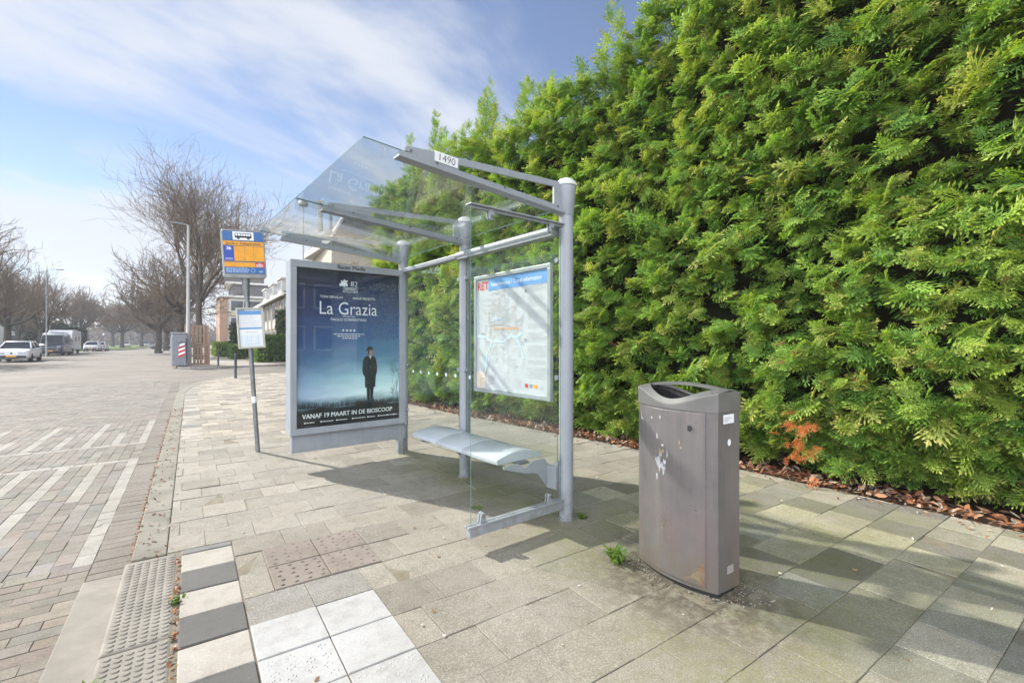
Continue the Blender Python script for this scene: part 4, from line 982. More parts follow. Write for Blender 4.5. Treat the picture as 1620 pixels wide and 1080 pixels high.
scatter('foliage', np.concatenate([P[fa], P2]) - HO, np.concatenate([D[fa], D2]), np.concatenate([Nn[fa], N2]), np.concatenate([SCL[fa], S2]), np.concatenate([colr[fa], greens[C2] * rng.uniform(.75, 1.05, (len(C2), 1))]), M['foliage'], HG, FR_LO, np.concatenate([tipr[fa], tips[C2] * .9]))
# dead orange spray low in the hedge
n = 34; c0 = np.array([4.86, 2.12, .45])
Pd = c0 + rng.normal(0, 1, (n, 3)) * [.03, .085, .12]; Dd = np.stack([rng.normal(-.8, .2, n), rng.normal(0, .6, n), rng.normal(-.2, .5, n)], 1); Nd = np.stack([rng.normal(-.7, .3, n), rng.normal(0, .4, n), np.ones(n)], 1)
scatter('dead_spray', Pd - HO, Dd, Nd, rng.uniform(.08, .15, n), np.tile([.50, .15, .045], (n, 1)), M['foliage'], HG, FR_LO, np.tile([.62, .24, .08], (n, 1)))
# dark interior and stems
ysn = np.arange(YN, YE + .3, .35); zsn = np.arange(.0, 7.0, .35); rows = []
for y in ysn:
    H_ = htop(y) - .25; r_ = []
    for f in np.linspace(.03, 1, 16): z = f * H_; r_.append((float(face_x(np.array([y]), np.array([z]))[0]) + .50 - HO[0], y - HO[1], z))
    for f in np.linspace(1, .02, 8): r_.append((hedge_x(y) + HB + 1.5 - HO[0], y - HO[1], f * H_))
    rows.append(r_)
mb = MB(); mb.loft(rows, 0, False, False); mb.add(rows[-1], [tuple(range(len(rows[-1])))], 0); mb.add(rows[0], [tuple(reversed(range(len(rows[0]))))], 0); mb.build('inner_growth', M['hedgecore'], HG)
y = YN + .3
mb = MB()
while y < YE:
    x = hedge_x(y) + HB + .33; mb.tube([(x - HO[0], y - HO[1], -.05), (x + .04 - HO[0], y + .03 - HO[1], .8), (x + .2 - HO[0], y - HO[1], 2.4)], [.05, .04, .025], 7)
    for _ in range(5): z = rng.uniform(.15, .8); mb.tube([(x - HO[0], y - HO[1], z), (x - .35 - HO[0], y + rng.normal(0, .2) - HO[1], z + rng.uniform(0, .25))], [.012, .004], 4, caps=False)
    y += .55
mb.build('stems', M['bark'], HG)

# ------------------------------------------------------------------ fallen leaves, weeds
mb = MB(); mb.prism([(hedge_x(y) - .0, y) for y in np.arange(-3, 12.9, .5)] + [(hedge_x(y) + 2.2, y) for y in np.arange(12.5, -3.2, -.5)], -.1, -.004)
struct(mb.build('hedge_bed', pm('leafy_soil', (.07, .042, .025), (.045, .032, .022), 14, .95, coord='World', spec=.1)), 'dark leafy soil under the hedge', 'soil')
def leaves(name, P, s, cols, label, mat='leaf'):
    n = len(P); V = np.zeros((n, 6, 3)); base = np.array([(-1, 0, 0), (-.3, .45, .12), (.5, .38, .10), (1, 0, .05), (.5, -.38, .12), (-.3, -.45, .14)])
    a = rng.uniform(0, 2 * math.pi, n); b = rng.normal(0, .45, n); c2 = rng.normal(0, .45, n)
    for i in range(n):
        M_ = np.array(Matrix.Rotation(a[i], 3, 'Z') @ Matrix.Rotation(b[i], 3, 'X') @ Matrix.Rotation(c2[i], 3, 'Y')); q = base * [1, rng.uniform(.7, 1.2), rng.uniform(-1, 2.2)]; V[i] = (q @ M_.T) * s[i]; V[i, :, 2] -= V[i, :, 2].min(); V[i] += P[i]
    F = np.array([(0, 1, 2, 5), (2, 3, 4, 5)]); F = (F[None] + (np.arange(n) * 6)[:, None, None]).reshape(-1, 4)
    o = npmesh(name, V.reshape(-1, 3), F, M[mat], None, np.repeat(cols, 6, 0)); return tag(o, label, 'leaves', None, 'stuff')
t = NT('dry_leaf'); c = t.attr('tint'); t.base(t.mix(t.ramp(t.noise(t.coord('World'), 60, 4), .35, .65, 0, .5), c, t.mix(1.0, c, (.6, .55, .5, 1), 'MULTIPLY')), .8, 0, .2); M['leaf'] = t.m
lc = np.array([[.30, .12, .055], [.24, .10, .05], [.19, .08, .04], [.36, .20, .11], [.42, .33, .25], [.14, .06, .035], [.34, .30, .26]])
n = 3600; y = rng.uniform(-2.2, 12.7, n); dx = np.abs(rng.normal(.17, .16, n)) - .03; P_ = np.stack([[hedge_x(q) for q in y] + dx, y, rng.uniform(0, .035, n)], 1)
leaves('fallen_leaves', P_, rng.uniform(.018, .05, n), lc[rng.integers(0, 7, n)], 'brown fallen leaves heaped under the edge of the hedge')
n = 420; y = rng.uniform(-.5, 9, n); P_ = np.stack([[hedge_x(q) for q in y] - np.abs(rng.normal(0, .13, n)), y, np.full(n, .004)], 1)
leaves('pavement_edge_leaves', P_, rng.uniform(.006, .022, n), lc[rng.integers(0, 7, n)] * .8, 'bits of dead leaves spilling from the hedge onto the slabs')
n = 260; y = rng.uniform(.4, 3.7, n); P_ = np.stack([-.062 + rng.normal(0, .008, n), y, rng.uniform(-.008, .006, n)], 1)
n2 = 1300; y2 = rng.uniform(3.7, 12, n2); P2_ = np.stack([-.325 + rng.normal(0, .012, n2) + (rng.random(n2) < .22) * rng.uniform(.05, .22, n2), y2, np.full(n2, -.09)], 1); P2_[P2_[:, 0] > -.305, 2] = .003
leaves('gutter_leaves', np.concatenate([P_, P2_]), rng.uniform(.006, .018, n + n2), lc[rng.integers(0, 5, n + n2)], 'small dry leaf fragments caught along the kerb joints')
n = 90; xs = rng.uniform(.3, 4.8, n); ys_ = rng.uniform(.3, 6.5, n); P_ = np.stack([xs, ys_, np.full(n, .003)], 1)
leaves('scattered_leaves', P_, rng.uniform(.006, .02, n), np.array([[.3, .16, .08], [.48, .42, .33], [.55, .5, .42], [.2, .12, .07]])[rng.integers(0, 4, n)], 'a few scattered dry leaf bits on the pavement slabs')
mb = MB()
for _ in range(26):
    x, y, r0 = rng.uniform(-.0, 4.3), rng.uniform(.35, 6.0), rng.uniform(.005, .012)
    mb.add([(x + r0 * rng.uniform(.6, 1.1) * math.cos(k * .785), y + r0 * rng.uniform(.6, 1.1) * math.sin(k * .785), .0065) for k in range(8)], [tuple(range(8))], 0)
tag(mb.build('gum_spots', pm('trodden_gum', (.43, .41, .37), (.36, .34, .30), 60, .8)), 'pale trodden gum spots dotted over the pavement', 'gum spots', None, 'stuff')
def weed(x, y, n, h, label, spread=.05):
    P_, F_ = [], []
    for k in range(n):
        a = rng.uniform(0, 2 * math.pi); l = h * rng.uniform(.5, 1.1); d = np.array([math.cos(a), math.sin(a), 0]); b0 = np.array([x, y, 0]) + np.array([rng.normal(0, spread) * .6, rng.normal(0, spread) * .6, 0]); sd = np.array([-d[1], d[0], 0]) * .006
        m_ = b0 + d * l * .35 + np.array([0, 0, l * .6]); e = b0 + d * l * .9 + np.array([0, 0, l * rng.uniform(.45, .9)]); i = len(P_); P_ += [b0 - sd, b0 + sd, m_ + sd * 1.6, m_ - sd * 1.6, e + sd * .2, e - sd * .2]; F_ += [(i, i + 1, i + 2, i + 3), (i + 3, i + 2, i + 4, i + 5)]
    V = np.array(P_); o = npmesh('weed_tuft', V - [x, y, 0], np.array(F_), M['foliage'], None, np.tile([.12, .20, .035], (len(V), 1)) * rng.uniform(.7, 1.3, (len(V), 1))); o.location = (x, y, 0); return tag(o, label, 'weed')
weed(2.21, 2.04, 60, .10, 'leafy green weed tuft growing at the foot of the litter bin', .035)
weed(2.53, 2.70, 26, .05, 'small green weed at the foot of the nearest shelter post', .03)
weed(1.95, 3.35, 20, .035, 'tiny weed in the slab joint below the bench', .035)
weed(-.065, 3.05, 24, .03, 'little weed in the leaf filled gap behind the ribbed kerb', .02)
weed(-.345, 2.42, 34, .06, 'grass tuft in the gutter at the foot of the ribbed kerb', .025)
# sand and bits of gravel round the foot of the bin
mb = MB()
for _ in range(230):
    a = rng.uniform(math.pi * .55, math.pi * 1.75); q = 1 + abs(rng.normal(0, .22)); x, y, r0 = 2.445 + .185 * q * math.cos(a), 1.705 + .31 * q * math.sin(a), rng.uniform(.002, .007)
    cap(mb, x, y, .002, r0, r0 * .7, 1, rng.uniform(.6, 1.1), 5, int(rng.integers(0, 3)))
tag(mb.build('gravel', [pm('grey_grit', (.24, .21, .18), (.15, .13, .11), 60, .9), pm('brown_grit', (.15, .10, .07), (.2, .14, .1), 60, .9), pm('pale_grit', (.27, .24, .20), (.2, .18, .15), 60, .9)]), 'loose grit and soil collected round the foot of the litter bin', 'gravel', None, 'stuff')
# ------------------------------------------------------------------ bare street trees
M['trunk'] = pm('grey_brown_bark', (.10, .085, .07), (.05, .045, .04), 7, .95, 0, .4, 25, 'Object', stretch=(3, 3, .8), spec=.1)
M['twig'] = pm('bare_twigs', (.21, .16, .115), (.145, .11, .082), 4, .9, spec=.1)
M['twig_yellow'] = pm('willow_twigs', (.30, .22, .09), (.22, .16, .07), 4, .9, spec=.1)
def tubes(branches, seg):
    Vs = []; Fs = []; off = 0
    for pts, rad in branches:
        n = len(pts); pts = np.array(pts); d = np.gradient(pts, axis=0); d /= np.linalg.norm(d, axis=1, keepdims=True) + 1e-9
        ref = np.where(np.abs(d[:, 2:3]) > .9, np.array([[1., 0, 0]]), np.array([[0, 0, 1.]])); a = np.cross(d, ref); a /= np.linalg.norm(a, axis=1, keepdims=True) + 1e-9; b = np.cross(d, a)
        th = np.arange(seg) * 2 * math.pi / seg
        V = pts[:, None] + np.array(rad)[:, None, None] * (a[:, None] * np.cos(th)[None, :, None] + b[:, None] * np.sin(th)[None, :, None]); Vs.append(V.reshape(-1, 3))
        i = np.arange(n - 1)[:, None] * seg; k = np.arange(seg)[None]; k2 = (k + 1) % seg
        Fs.append(np.stack([i + k, i + k2, i + seg + k2, i + seg + k], -1).reshape(-1, 4) + off); off += n * seg
    return np.concatenate(Vs), np.concatenate(Fs)
def grow_tree(seed, h, trunk_h, r0, limbs, kids, spread, twigs, wmin=.012, up=.35, knob=False, droop=0.0, lean=(0, 0), elmin=.35):
    r = np.random.default_rng(seed); thick = []; thin = []
    def branch(p, d, l, rad, lev):
        n = 5 if lev < 2 else 4; pts = [p]; dd = d
        for k in range(n - 1):
            dd = dd + r.normal(0, .13 if lev else .05, 3) + np.array([0, 0, (up * .35 if lev < 3 else -droop) * (1 if lev else 0)]); dd /= np.linalg.norm(dd); pts.append(pts[-1] + dd * l / (n - 1))
        rd = np.linspace(rad, max(rad * .55, wmin * .7), n); (thick if lev < 2 else thin).append((pts, rd)); return pts, dd, rd
    def rec(p, d, l, rad, lev):
        pts, dd, rd = branch(p, d, l, rad, lev)
        if lev >= len(kids): return
        nk = kids[lev]; pts_a = np.array(pts)
        for k in range(nk):
            f = 1.0 if k == 0 else r.uniform(.3, 1.0); idx = f * (len(pts) - 1); i = min(int(idx), len(pts) - 2); q = pts_a[i] + (pts_a[i + 1] - pts_a[i]) * (idx - i)
            ax = r.normal(0, 1, 3); ax -= dd * ax.dot(dd); ax /= np.linalg.norm(ax); an = r.uniform(.2, .45) if k == 0 else r.uniform(.45, .95)
            nd = dd * math.cos(an) + ax * math.sin(an); nd[2] += up * .5; nd /= np.linalg.norm(nd)
            rec(q, nd, l * r.uniform(.55, .78), max(rd[i] * (.8 if k == 0 else .58), wmin), lev + 1)
    base = np.array([0, 0, -.1]); top = np.array([lean[0], lean[1], trunk_h])
    tp = [base + (top - base) * f + np.array([r.normal(0, .05), r.normal(0, .05), 0]) * (f > 0) for f in (0, .12, .4, .7, 1)]
    thick.append((tp, [r0 * 1.35, r0 * 1.05, r0 * .92, r0 * .86, r0 * .8]))
    for k in range(limbs):
        a = 2 * math.pi * (k + r.uniform(-.3, .3)) / limbs; el = r.uniform(elmin, 1.25) if k else 1.4
        d = np.array([math.cos(a) * math.cos(el) * spread, math.sin(a) * math.cos(el) * spread, math.sin(el)]); d /= np.linalg.norm(d)
        st = top - np.array([0, 0, r.uniform(0, trunk_h * .18)]); rec(st, d, (h - trunk_h) * r.uniform(.40, .52), r0 * r.uniform(.42, .58), 1)
    for _ in range(twigs):
        pts, rd = thin[r.integers(len(thin))]; q = np.array(pts[r.integers(1, len(pts))]); d = np.array(pts[-1]) - np.array(pts[0]); d = d / (np.linalg.norm(d) + 1e-9) + r.normal(0, .5, 3) + np.array([0, 0, .25 - droop * 3]); d /= np.linalg.norm(d); l = h * r.uniform(.04, .085) * (1.6 if droop else 1)
        thin.append(([q, q + d * l * .5 + r.normal(0, .03, 3), q + d * l + np.array([0, 0, -droop * l])], [wmin, wmin * .8, wmin * .55]))
    return thick, thin
def bare_tree(name, label, cat, loc, group=None, twigmat='twig', rz=0, **kw):
    o = thing(name, label, cat, loc, rz, group); th, tn = grow_tree(**kw)
    V, F = tubes(th, 9); npmesh('trunk', V, F, M['trunk'], o, None, True); V, F = tubes(tn, 4); npmesh('crown', V, F, M[twigmat], o, None, False); return o
G1 = 'bare trees along the street'
big = bare_tree('bare_tree', 'tallest bare tree with wide open crown behind the wooden pallets', 'tree', (.55, 45.5, 0), G1, seed=5, h=15.0, trunk_h=5.4, r0=.25, limbs=8, elmin=.70, kids=(0, 5, 5, 4, 2), spread=.85, twigs=5600, wmin=.0075, up=.46)
bare_tree('bare_tree', 'dark trunked bare tree with drooping outer twigs behind the tallest tree', 'tree', (-.75, 56, 0), G1, seed=8, h=10.6, trunk_h=4.6, r0=.33, limbs=8, kids=(0, 5, 4, 4, 2), spread=1.35, twigs=1800, wmin=.014, up=.12, rz=.6)
PL_ = dict(limbs=8, kids=(0, 5, 5, 3), spread=1.5, wmin=.012, up=.42)
ta = bare_tree('bare_tree', 'bare pollarded tree with domed crown directly behind the white car', 'tree', (-17.0, 66, 0), G1, seed=21, h=10.6, trunk_h=3.3, r0=.38, twigs=2300, **PL_)
bare_tree('bare_tree', 'bare tree cut by the left picture edge with long spreading branches', 'tree', (-16.4, 52, 0), G1, seed=22, h=12.2, trunk_h=3.3, r0=.40, twigs=2300, **PL_)
bare_tree('bare_tree', 'bare tree with spreading crown above the camper van roof', 'tree', (-18.5, 82, 0), G1, seed=23, h=10.8, trunk_h=3.4, r0=.40, twigs=2300, **PL_)
bare_tree('bare_tree', 'bare tree whose low branches reach right over the white motorhome', 'tree', (-17.6, 93, 0), G1, seed=24, h=11.4, trunk_h=3.2, r0=.40, twigs=2300, **PL_)
tr = bare_tree('bare_tree', 'round headed bare tree standing in the middle distance of the street', 'tree', (-18.8, 128, 0), G1, seed=25, h=12.0, trunk_h=4.0, r0=.45, limbs=9, kids=(0, 5, 5, 4), spread=1.25, twigs=3000, wmin=.03, up=.3)
for k, (x, y, s, l) in enumerate(((-14, 150, 1.0, 'hazy bare tree just right of the round headed tree'), (-12, 176, 1.0, 'hazy far bare tree over the row of distant parked cars'), (-11, 215, 1.1, 'faint bare tree at the far end of the street'), (-3.5, 78, .85, 'bare tree right of the street beyond the thin lamp post'), (-3.6, 104, .9, 'hazy bare tree on the right side farther down the street'), (-4, 140, 1.0, 'faint bare tree deep on the right side of the street'), (-24, 112, .8, 'bare tree set back behind the parked white hatchbacks'), (-20, 190, 1.1, 'hazy bare tree far off on the left side of the street'), (-7, 260, 1.2, 'faint bare tree closing the view at the end of the street'), (-17, 250, 1.2, 'faint bare tree far off left of the distant tower'), (-5, 190, 1.05, 'faint bare tree far down the right side above the grey estate car'))):
    c = copy_tree(tr); c.location = (x, y, 0); c.rotation_euler.z = k * 1.3 + .4; c.scale = (s, s, s); c['label'] = l
bare_tree('willow_tree', 'bare willow with hanging yellow twigs behind the film poster case', 'tree', (7.7, 26.8, 0), None, 'twig_yellow', seed=31, h=6.7, trunk_h=2.6, r0=.2, limbs=8, kids=(0, 4, 4, 2), spread=1.2, twigs=1500, wmin=.010, up=.2, droop=.35)
# white blossom trees far on the left
def blossom(x, y, h, label):
    o = thing('blossom_tree', label, 'tree', (x, y, 0), 0, 'white blossom trees'); MB().tube([(0, 0, 0), (0, 0, h * .4)], [.1, .07], 8).build('trunk', M['trunk'], o)
    n = 900; u = rng.normal(0, 1, (n, 3)); u /= np.linalg.norm(u, axis=1, keepdims=True); Pb = u * (rng.random((n, 1)) ** .5) * [h * .26, h * .26, h * .40] + [0, 0, h * .60]; Pb[:, :2] *= np.clip((h * 1.02 - Pb[:, 2:3]) / (h * .6), .12, 1)
    Vb = (Pb[:, None] + rng.normal(0, .10, (n, 4, 3))).reshape(-1, 3); npmesh('crown', Vb, np.arange(n * 4).reshape(-1, 4), M['blossom'], o)
M['blossom'] = pm('white_blossom', (.62, .58, .50), (.5, .46, .38), 3, .9, coord='World')
blossom(-22, 75, 5.4, 'slim white blossom tree left of the pollarded trunk'); blossom(-19.8, 77, 4.7, 'broad white blossom tree right of the pollarded trunk'); blossom(-22.8, 70, 5.0, 'white blossom tree near the left picture edge')

n = 5200; Pf = np.stack([rng.uniform(-60, 40, n), rng.uniform(285, 320, n), rng.random(n) ** 1.5 * (9 + 3 * np.sin(rng.uniform(0, 6, n)))], 1)
Vf = (Pf[:, None] + rng.normal(0, 1, (n, 4, 3)) * [.7, .7, .9]).reshape(-1, 3); Vf[:, 2] = np.maximum(Vf[:, 2], -.1)
tag(npmesh('far_wood', Vf, np.arange(n * 4).reshape(-1, 4), M['twig']), 'hazy bare woodland closing the far end of the street', 'woodland', None, 'stuff')
# ------------------------------------------------------------------ clipped garden hedges and shrubs
def box_bush(name, label, cat, x0, y0, x1, y1, h, col, n, group=None, s=.12, rnd=.12):
    o = thing(name, label, cat, ((x0 + x1) / 2, (y0 + y1) / 2, 0), 0, group); hx, hy = (x1 - x0) / 2, (y1 - y0) / 2
    Pb = rng.uniform(-1, 1, (n, 3)); ax = rng.choice(3, n, p=[.42, .30, .28]); Pb[np.arange(n), ax] = np.where(ax == 2, 1, np.sign(rng.normal(0, 1, n))) * rng.uniform(.9, 1.03, n)
    Pb = Pb * [hx, hy, h / 2] + [0, 0, h / 2]; Pb[:, 2] += rnd * (np.sin(Pb[:, 0] * 2.1) * .3 + np.sin(Pb[:, 1] * 1.3) * .4)
    Vb = (Pb[:, None] + rng.normal(0, s, (n, 4, 3)) * .6).reshape(-1, 3); Vb[:, 2] = np.maximum(Vb[:, 2], .01); npmesh('foliage', Vb, np.arange(n * 4).reshape(-1, 4), M['foliage'], o, np.repeat(np.array(col)[None] * rng.uniform(.7, 1.3, (n, 1)), 4, 0))
    mb = MB(); mb.box(-hx * .88, -hy * .9, 0, hx * .88, hy * .9, h * .88); mb.build('inner_growth', M['hedgecore'], o); return o
HGp = 'clipped garden hedges'
box_bush('garden_hedge', 'large dark green clipped hedge right of the timetable', 'hedge', 4.0, 36.2, 6.2, 44, 1.8, (.085, .15, .03), 12000, HGp)
box_bush('garden_hedge', 'bright green hedge block touching the large dark hedge', 'hedge', 3.7, 35.8, 4.3, 36.8, 1.05, (.12, .2, .035), 900, HGp)
box_bush('garden_hedge', 'low green hedge block left of the timetable', 'hedge', 2.7, 44, 3.7, 48, 1.1, (.10, .17, .03), 1500, HGp)
box_bush('garden_hedge', 'yellow green hedge farther along the front gardens', 'hedge', 1.9, 52, 3.4, 60, 1.35, (.16, .23, .04), 2400, HGp)
box_bush('dark_shrub', 'dark upright shrub standing between the low hedges', 'shrub', 3.3, 49, 4.4, 51, 2.9, (.03, .05, .02), 900, None, .35)
box_bush('front_shrub', 'leafy shrub before the white wall panel of the terraced houses', 'shrub', 5.6, 38.5, 6.6, 40, 3.6, (.06, .085, .04), 1100, None, .30)
box_bush('dark_shrub', 'dark evergreen shrub on the verge behind the far lamp post', 'shrub', -20.5, 112, -17.5, 120, 4.2, (.045, .06, .035), 900, None, .5)

# ------------------------------------------------------------------ houses
M['brick'] = pm('buff_brick', (.36, .27, .185), (.30, .22, .155), 9, .9, coord='World')
M['brick_r'] = pm('orange_brick', (.42, .27, .18), (.36, .23, .155), 9, .9, coord='World')
M['darkbrick'] = pm('dark_roof_cladding', (.13, .12, .12), (.10, .095, .095), 6, .85, coord='World')
M['panel'] = pm('white_wall_panel', (.62, .60, .56), (.56, .54, .5), 3, .7, coord='World')
M['cream'] = pm('cream_render', (.50, .44, .35), (.45, .40, .32), 3, .8, coord='World')
M['wframe'] = pm('white_window_frame', (.66, .66, .65), (.6, .6, .59), 5, .5)
M['rooftile'] = pm('dark_roof_tiles', (.095, .085, .08), (.07, .065, .06), 12, .85, coord='World')
def window_x(parent, x, y0, z0, y1, z1, n=2):
    """window in a wall that faces -x"""
    m = MB(); f = .07; m.box(x - .05, y0, z0, x + .02, y1, z0 + f); m.box(x - .05, y0, z1 - f, x + .02, y1, z1)
    for k in range(n + 1): yy = y0 + (y1 - y0 - f) * k / n; m.box(x - .048, yy, z0 + f, x + .02, yy + f, z1 - f)
    w = m.build('window', M['wframe'], parent); m = MB(); m.box(x - .012, y0 + f, z0 + f, x + .01, y1 - f, z1 - f); m.build('pane', M['window'], w)
def window_y(parent, y, x0, z0, x1, z1, n=2):
    m = MB(); f = .09; m.box(x0, y - .05, z0, x1, y + .02, z0 + f); m.box(x0, y - .05, z1 - f, x1, y + .02, z1)
    for k in range(n + 1): xx = x0 + (x1 - x0 - f) * (k / n if n != 2 else (0, .3, 1)[k]); m.box(xx, y - .048, z0 + f, xx + f, y + .02, z1 - f)
    w = m.build('window', M['wframe'], parent); m = MB(); m.box(x0 + f, y - .012, z0 + f, x1 - f, y + .01, z1 - f); m.build('pane', M['window'], w)
def row_house(y, label):
    o = thing('terraced_house', label, 'house', (7.0, y, 0), 0, 'terraced houses with dormers'); Wd_ = 6.0
    m = MB(); m.box(0, 0, 0, 8, Wd_, 5.6); m.build('wall', M['cream'], o)
    for yy in (0.0, 3.0):
        m = MB(); m.box(-.13, yy, 0, -.002, yy + .75, 5.45); m.build('brick_pier', M['brick'], o)
    for zz in (.6, 3.3):
        m = MB(); m.box(-.08, .76, zz - .6 + .01, -.002, 2.99, zz + .25); m.build('wall_panel', M['panel'], o); window_x(o, -.05, .85, zz + .3, 2.9, zz + 1.95, 2); window_x(o, -.05, 3.9, zz + .3, 5.9, zz + 1.95, 3)
        m = MB(); m.box(-.08, 3.76, zz - .6 + .01, -.002, 5.99, zz + .25); m.build('wall_panel', M['panel'], o)
    m = MB(); m.box(-.55, .003, 5.45, -.36, Wd_ - .003, 5.75); m.box(-.36, .003, 5.602, .3, Wd_ - .003, 5.72); m.build('fascia', M['panel'], o)
    m = MB(); m.prism([(-.4, 5.76), (3.9, 8.3), (8.3, 5.76)], .0, Wd_ - .002, 'y'); m.build('roof', M['rooftile'], o)
    dm = MB(); dm.box(.55, 1.2, 6.2, 3.6, 3.9, 7.75); dm.box(.4, 1.05, 7.75, 3.7, 4.05, 7.92); d = dm.build('dormer', M['panel'], o); window_x(d, .55, 1.45, 6.75, 3.65, 7.6, 2)
    return o
for k, l in enumerate(('terraced house partly hidden by the film poster case', 'terraced house directly right of the timetable', 'terraced house with dormer behind the bus stop pole', 'farther terraced house at the end of the row')):
    row_house(44.5 + k * 6.0, l)
# three storey apartment block
AB = thing('apartment_block', 'pale three storey apartment block with an orange brick end wall and roof box', 'apartment building', (4.9, 88, 0))
m = MB(); m.box(0, 0, 0, 30, 12, 8.6); m.build('wall', M['panel'], AB); m = MB(); m.box(-1.1, -.3, 0, -.003, 12.3, 8.5); m.build('end_wall', M['brick_r'], AB)
m = MB(); m.box(-1.3, -.6, 8.62, 30.4, 12.4, 8.95); m.build('roof_edge', M['panel'], AB); m = MB(); m.box(.8, 1.6, 8.96, 30, 12, 11.0); m.build('attic_storey', M['darkbrick'], AB)
m = MB(); m.box(-.2, 1.2, 11.02, 30.2, 12.2, 11.35); m.build('roof_edge', M['panel'], AB); m = MB(); m.box(.4, 3, 11.36, 5.6, 8, 14.1); m.box(-1.0, 3.5, 11.36, .39, 7, 12.5); m.build('roof_box', M['darkbrick'], AB)
for zz in (.6, 3.3, 6.1):
    for k in range(4): window_y(AB, -.01, .4 + k * 7.2, zz + .3, 6.4 + k * 7.2, zz + 2.1, 2)
    m = MB(); m.box(.003, -.12, zz - .55, 30, -.003, zz + .22); m.build('spandrel', M['cream'], AB)
window_y(AB, 1.59, 5.4, 9.3, 6.4, 10.5, 1)
# hip roofed building seen through the shelter roof
CH = thing('corner_building', 'tall building with dark hipped roof and chimney seen through the shelter roof', 'building', (8.45, 35.2, 0), math.atan2(5.6, 7.65))
fp = lambda e: [(-e, -e), (20 + e, -e), (25.3 + e, 7.3 + e), (5.3 - e, 7.3 + e)]
m = MB(); m.prism(fp(-.4), 0, 8.7); m.build('wall', M['cream'], CH); m = MB(); m.prism(fp(.15), 8.72, 9.2); m.build('fascia', M['panel'], CH)
m = MB(); b0, ap0, ap1 = 9.21, (7.5, 4.5, 13.6), (9.3, 4.5, 13.6); m.add([(p_[0], p_[1], b0) for p_ in fp(.1)] + [ap0, ap1], [(0, 1, 5, 4), (1, 2, 5), (2, 3, 4, 5), (3, 0, 4), (3, 2, 1, 0)]); rf = m.build('roof', M['rooftile'], CH)
m = MB(); m.tube([(-.2, -.3, b0 + .06), ap0], .13, 6); m.tube([(20.2, -.3, b0 + .06), ap1], .13, 6); m.tube([ap0, ap1], .15, 6); m.build('ridge', M['panel'], rf)
m = MB(); m.tube([(1.7, 2.6, 10.0), (1.7, 2.6, 12.1)], .2, 10); m.tube([(1.7, 2.6, 12.1), (1.7, 2.6, 12.35)], .3, 10); m.build('chimney', M['galv_pale'], rf)
m = MB(); m.tube([(2.9, 2.6, 10.4), (2.9, 2.6, 12.0)], .12, 8); m.tube([(2.9, 2.6, 12.0), (2.9, 2.6, 12.3)], .26, 8); m.build('chimney', M['galv'], rf)
# far flats at the left edge and low buildings behind the verge
def flats(name, label, x0, y0, x1, y1, h, mat, floors, cols):
    o = thing(name, label, 'building', (x0, y0, 0)); w, d = x1 - x0, y1 - y0; m = MB(); m.box(0, 0, 0, w, d, h); m.build('wall', M[mat], o); m = MB(); m.box(-.2, -.2, h + .002, w + .2, d + .2, h + .35); m.build('roof_edge', M['panel'], o)
    fh = h / floors
    for f in range(floors):
        for k in range(cols): a = w * k / cols + .3; window_y(o, -.01, a, f * fh + .8, a + w / cols - .6, f * fh + fh - .4, 2)
    return o
flats('flat_block', 'grey block of flats cut off by the left picture edge', -44, 108, -33, 120, 9.0, 'darkbrick', 3, 4)
flats('low_building', 'long low grey building behind the blossom trees', -56, 135, -28, 145, 6.5, 'galv_pale', 2, 9)
box_bush('dark_shrub', 'wide dark shrubbery beyond the verge left of the far white cars', 'shrub', -27, 128, -19, 138, 4.5, (.07, .075, .045), 1500, None, .6)
flats('tower_block', 'faint distant tower rising over the end of the street', -14, 330, -4, 345, 26, 'galv_pale', 8, 3)
GR = thing('garage', 'low blue doored building behind the front garden hedges', 'garage', (4.2, 97, 0)); m = MB(); m.box(0, 0, 0, 4.5, 5, 2.5); m.build('wall', M['cream'], GR); m = MB(); m.box(.2, -.03, .05, 2.4, -.003, 2.0); m.build('door', M['signframe'], GR); m = MB(); m.prism([(-.4, 2.52), (2.2, 4.0), (4.9, 2.52)], -.3, 5.2, 'y'); m.build('roof', M['panel'], GR)
# block of flats behind the viewer; it shows as a reflection in the poster glass
BF = flats('flat_block', 'dark brick flats behind the viewer, reflected in the poster glass', 0, 0, 34, 9, 11.5, 'darkbrick', 4, 7); BF.location = (40, -22, 0); BF.rotation_euler.z = R(180)
# ------------------------------------------------------------------ vehicles (front towards -y in local space)
def paint(name, c, r=.3): 
    t = NT(name); v = t.coord('Object'); t.base(t.mix(t.ramp(t.noise(v, 3, 4), .3, .7), c, tuple(x * .9 for x in c)), r); t.b.inputs['Coat Weight'].default_value = .5; return t.m
M['headlamp'] = pm('headlamp_glass', (.45, .47, .5), (.3, .32, .35), 20, .1)
def wheel(parent, x, y, r):
    m = MB(); s = 1 if x > 0 else -1; m.lathe([(r * .72, -.1), (r * .96, -.1), (r, -.06), (r, .06), (r * .96, .1), (r * .72, .1)], 18); mx_ = T(x, y, r) @ Matrix.Rotation(R(90), 4, 'Y'); m.v = [tuple(mx_ @ Vector(p)) for p in m.v]; w = m.build('wheel', M['rubber'], parent)
    m = MB(); m.lathe([(r * .1, .085), (r * .7, .06), (r * .72, -.06)], 10); m.v = [tuple(mx_ @ Vector((p[0], p[1], p[2] * s))) for p in m.v]; m.build('rim', M['steel'], w)
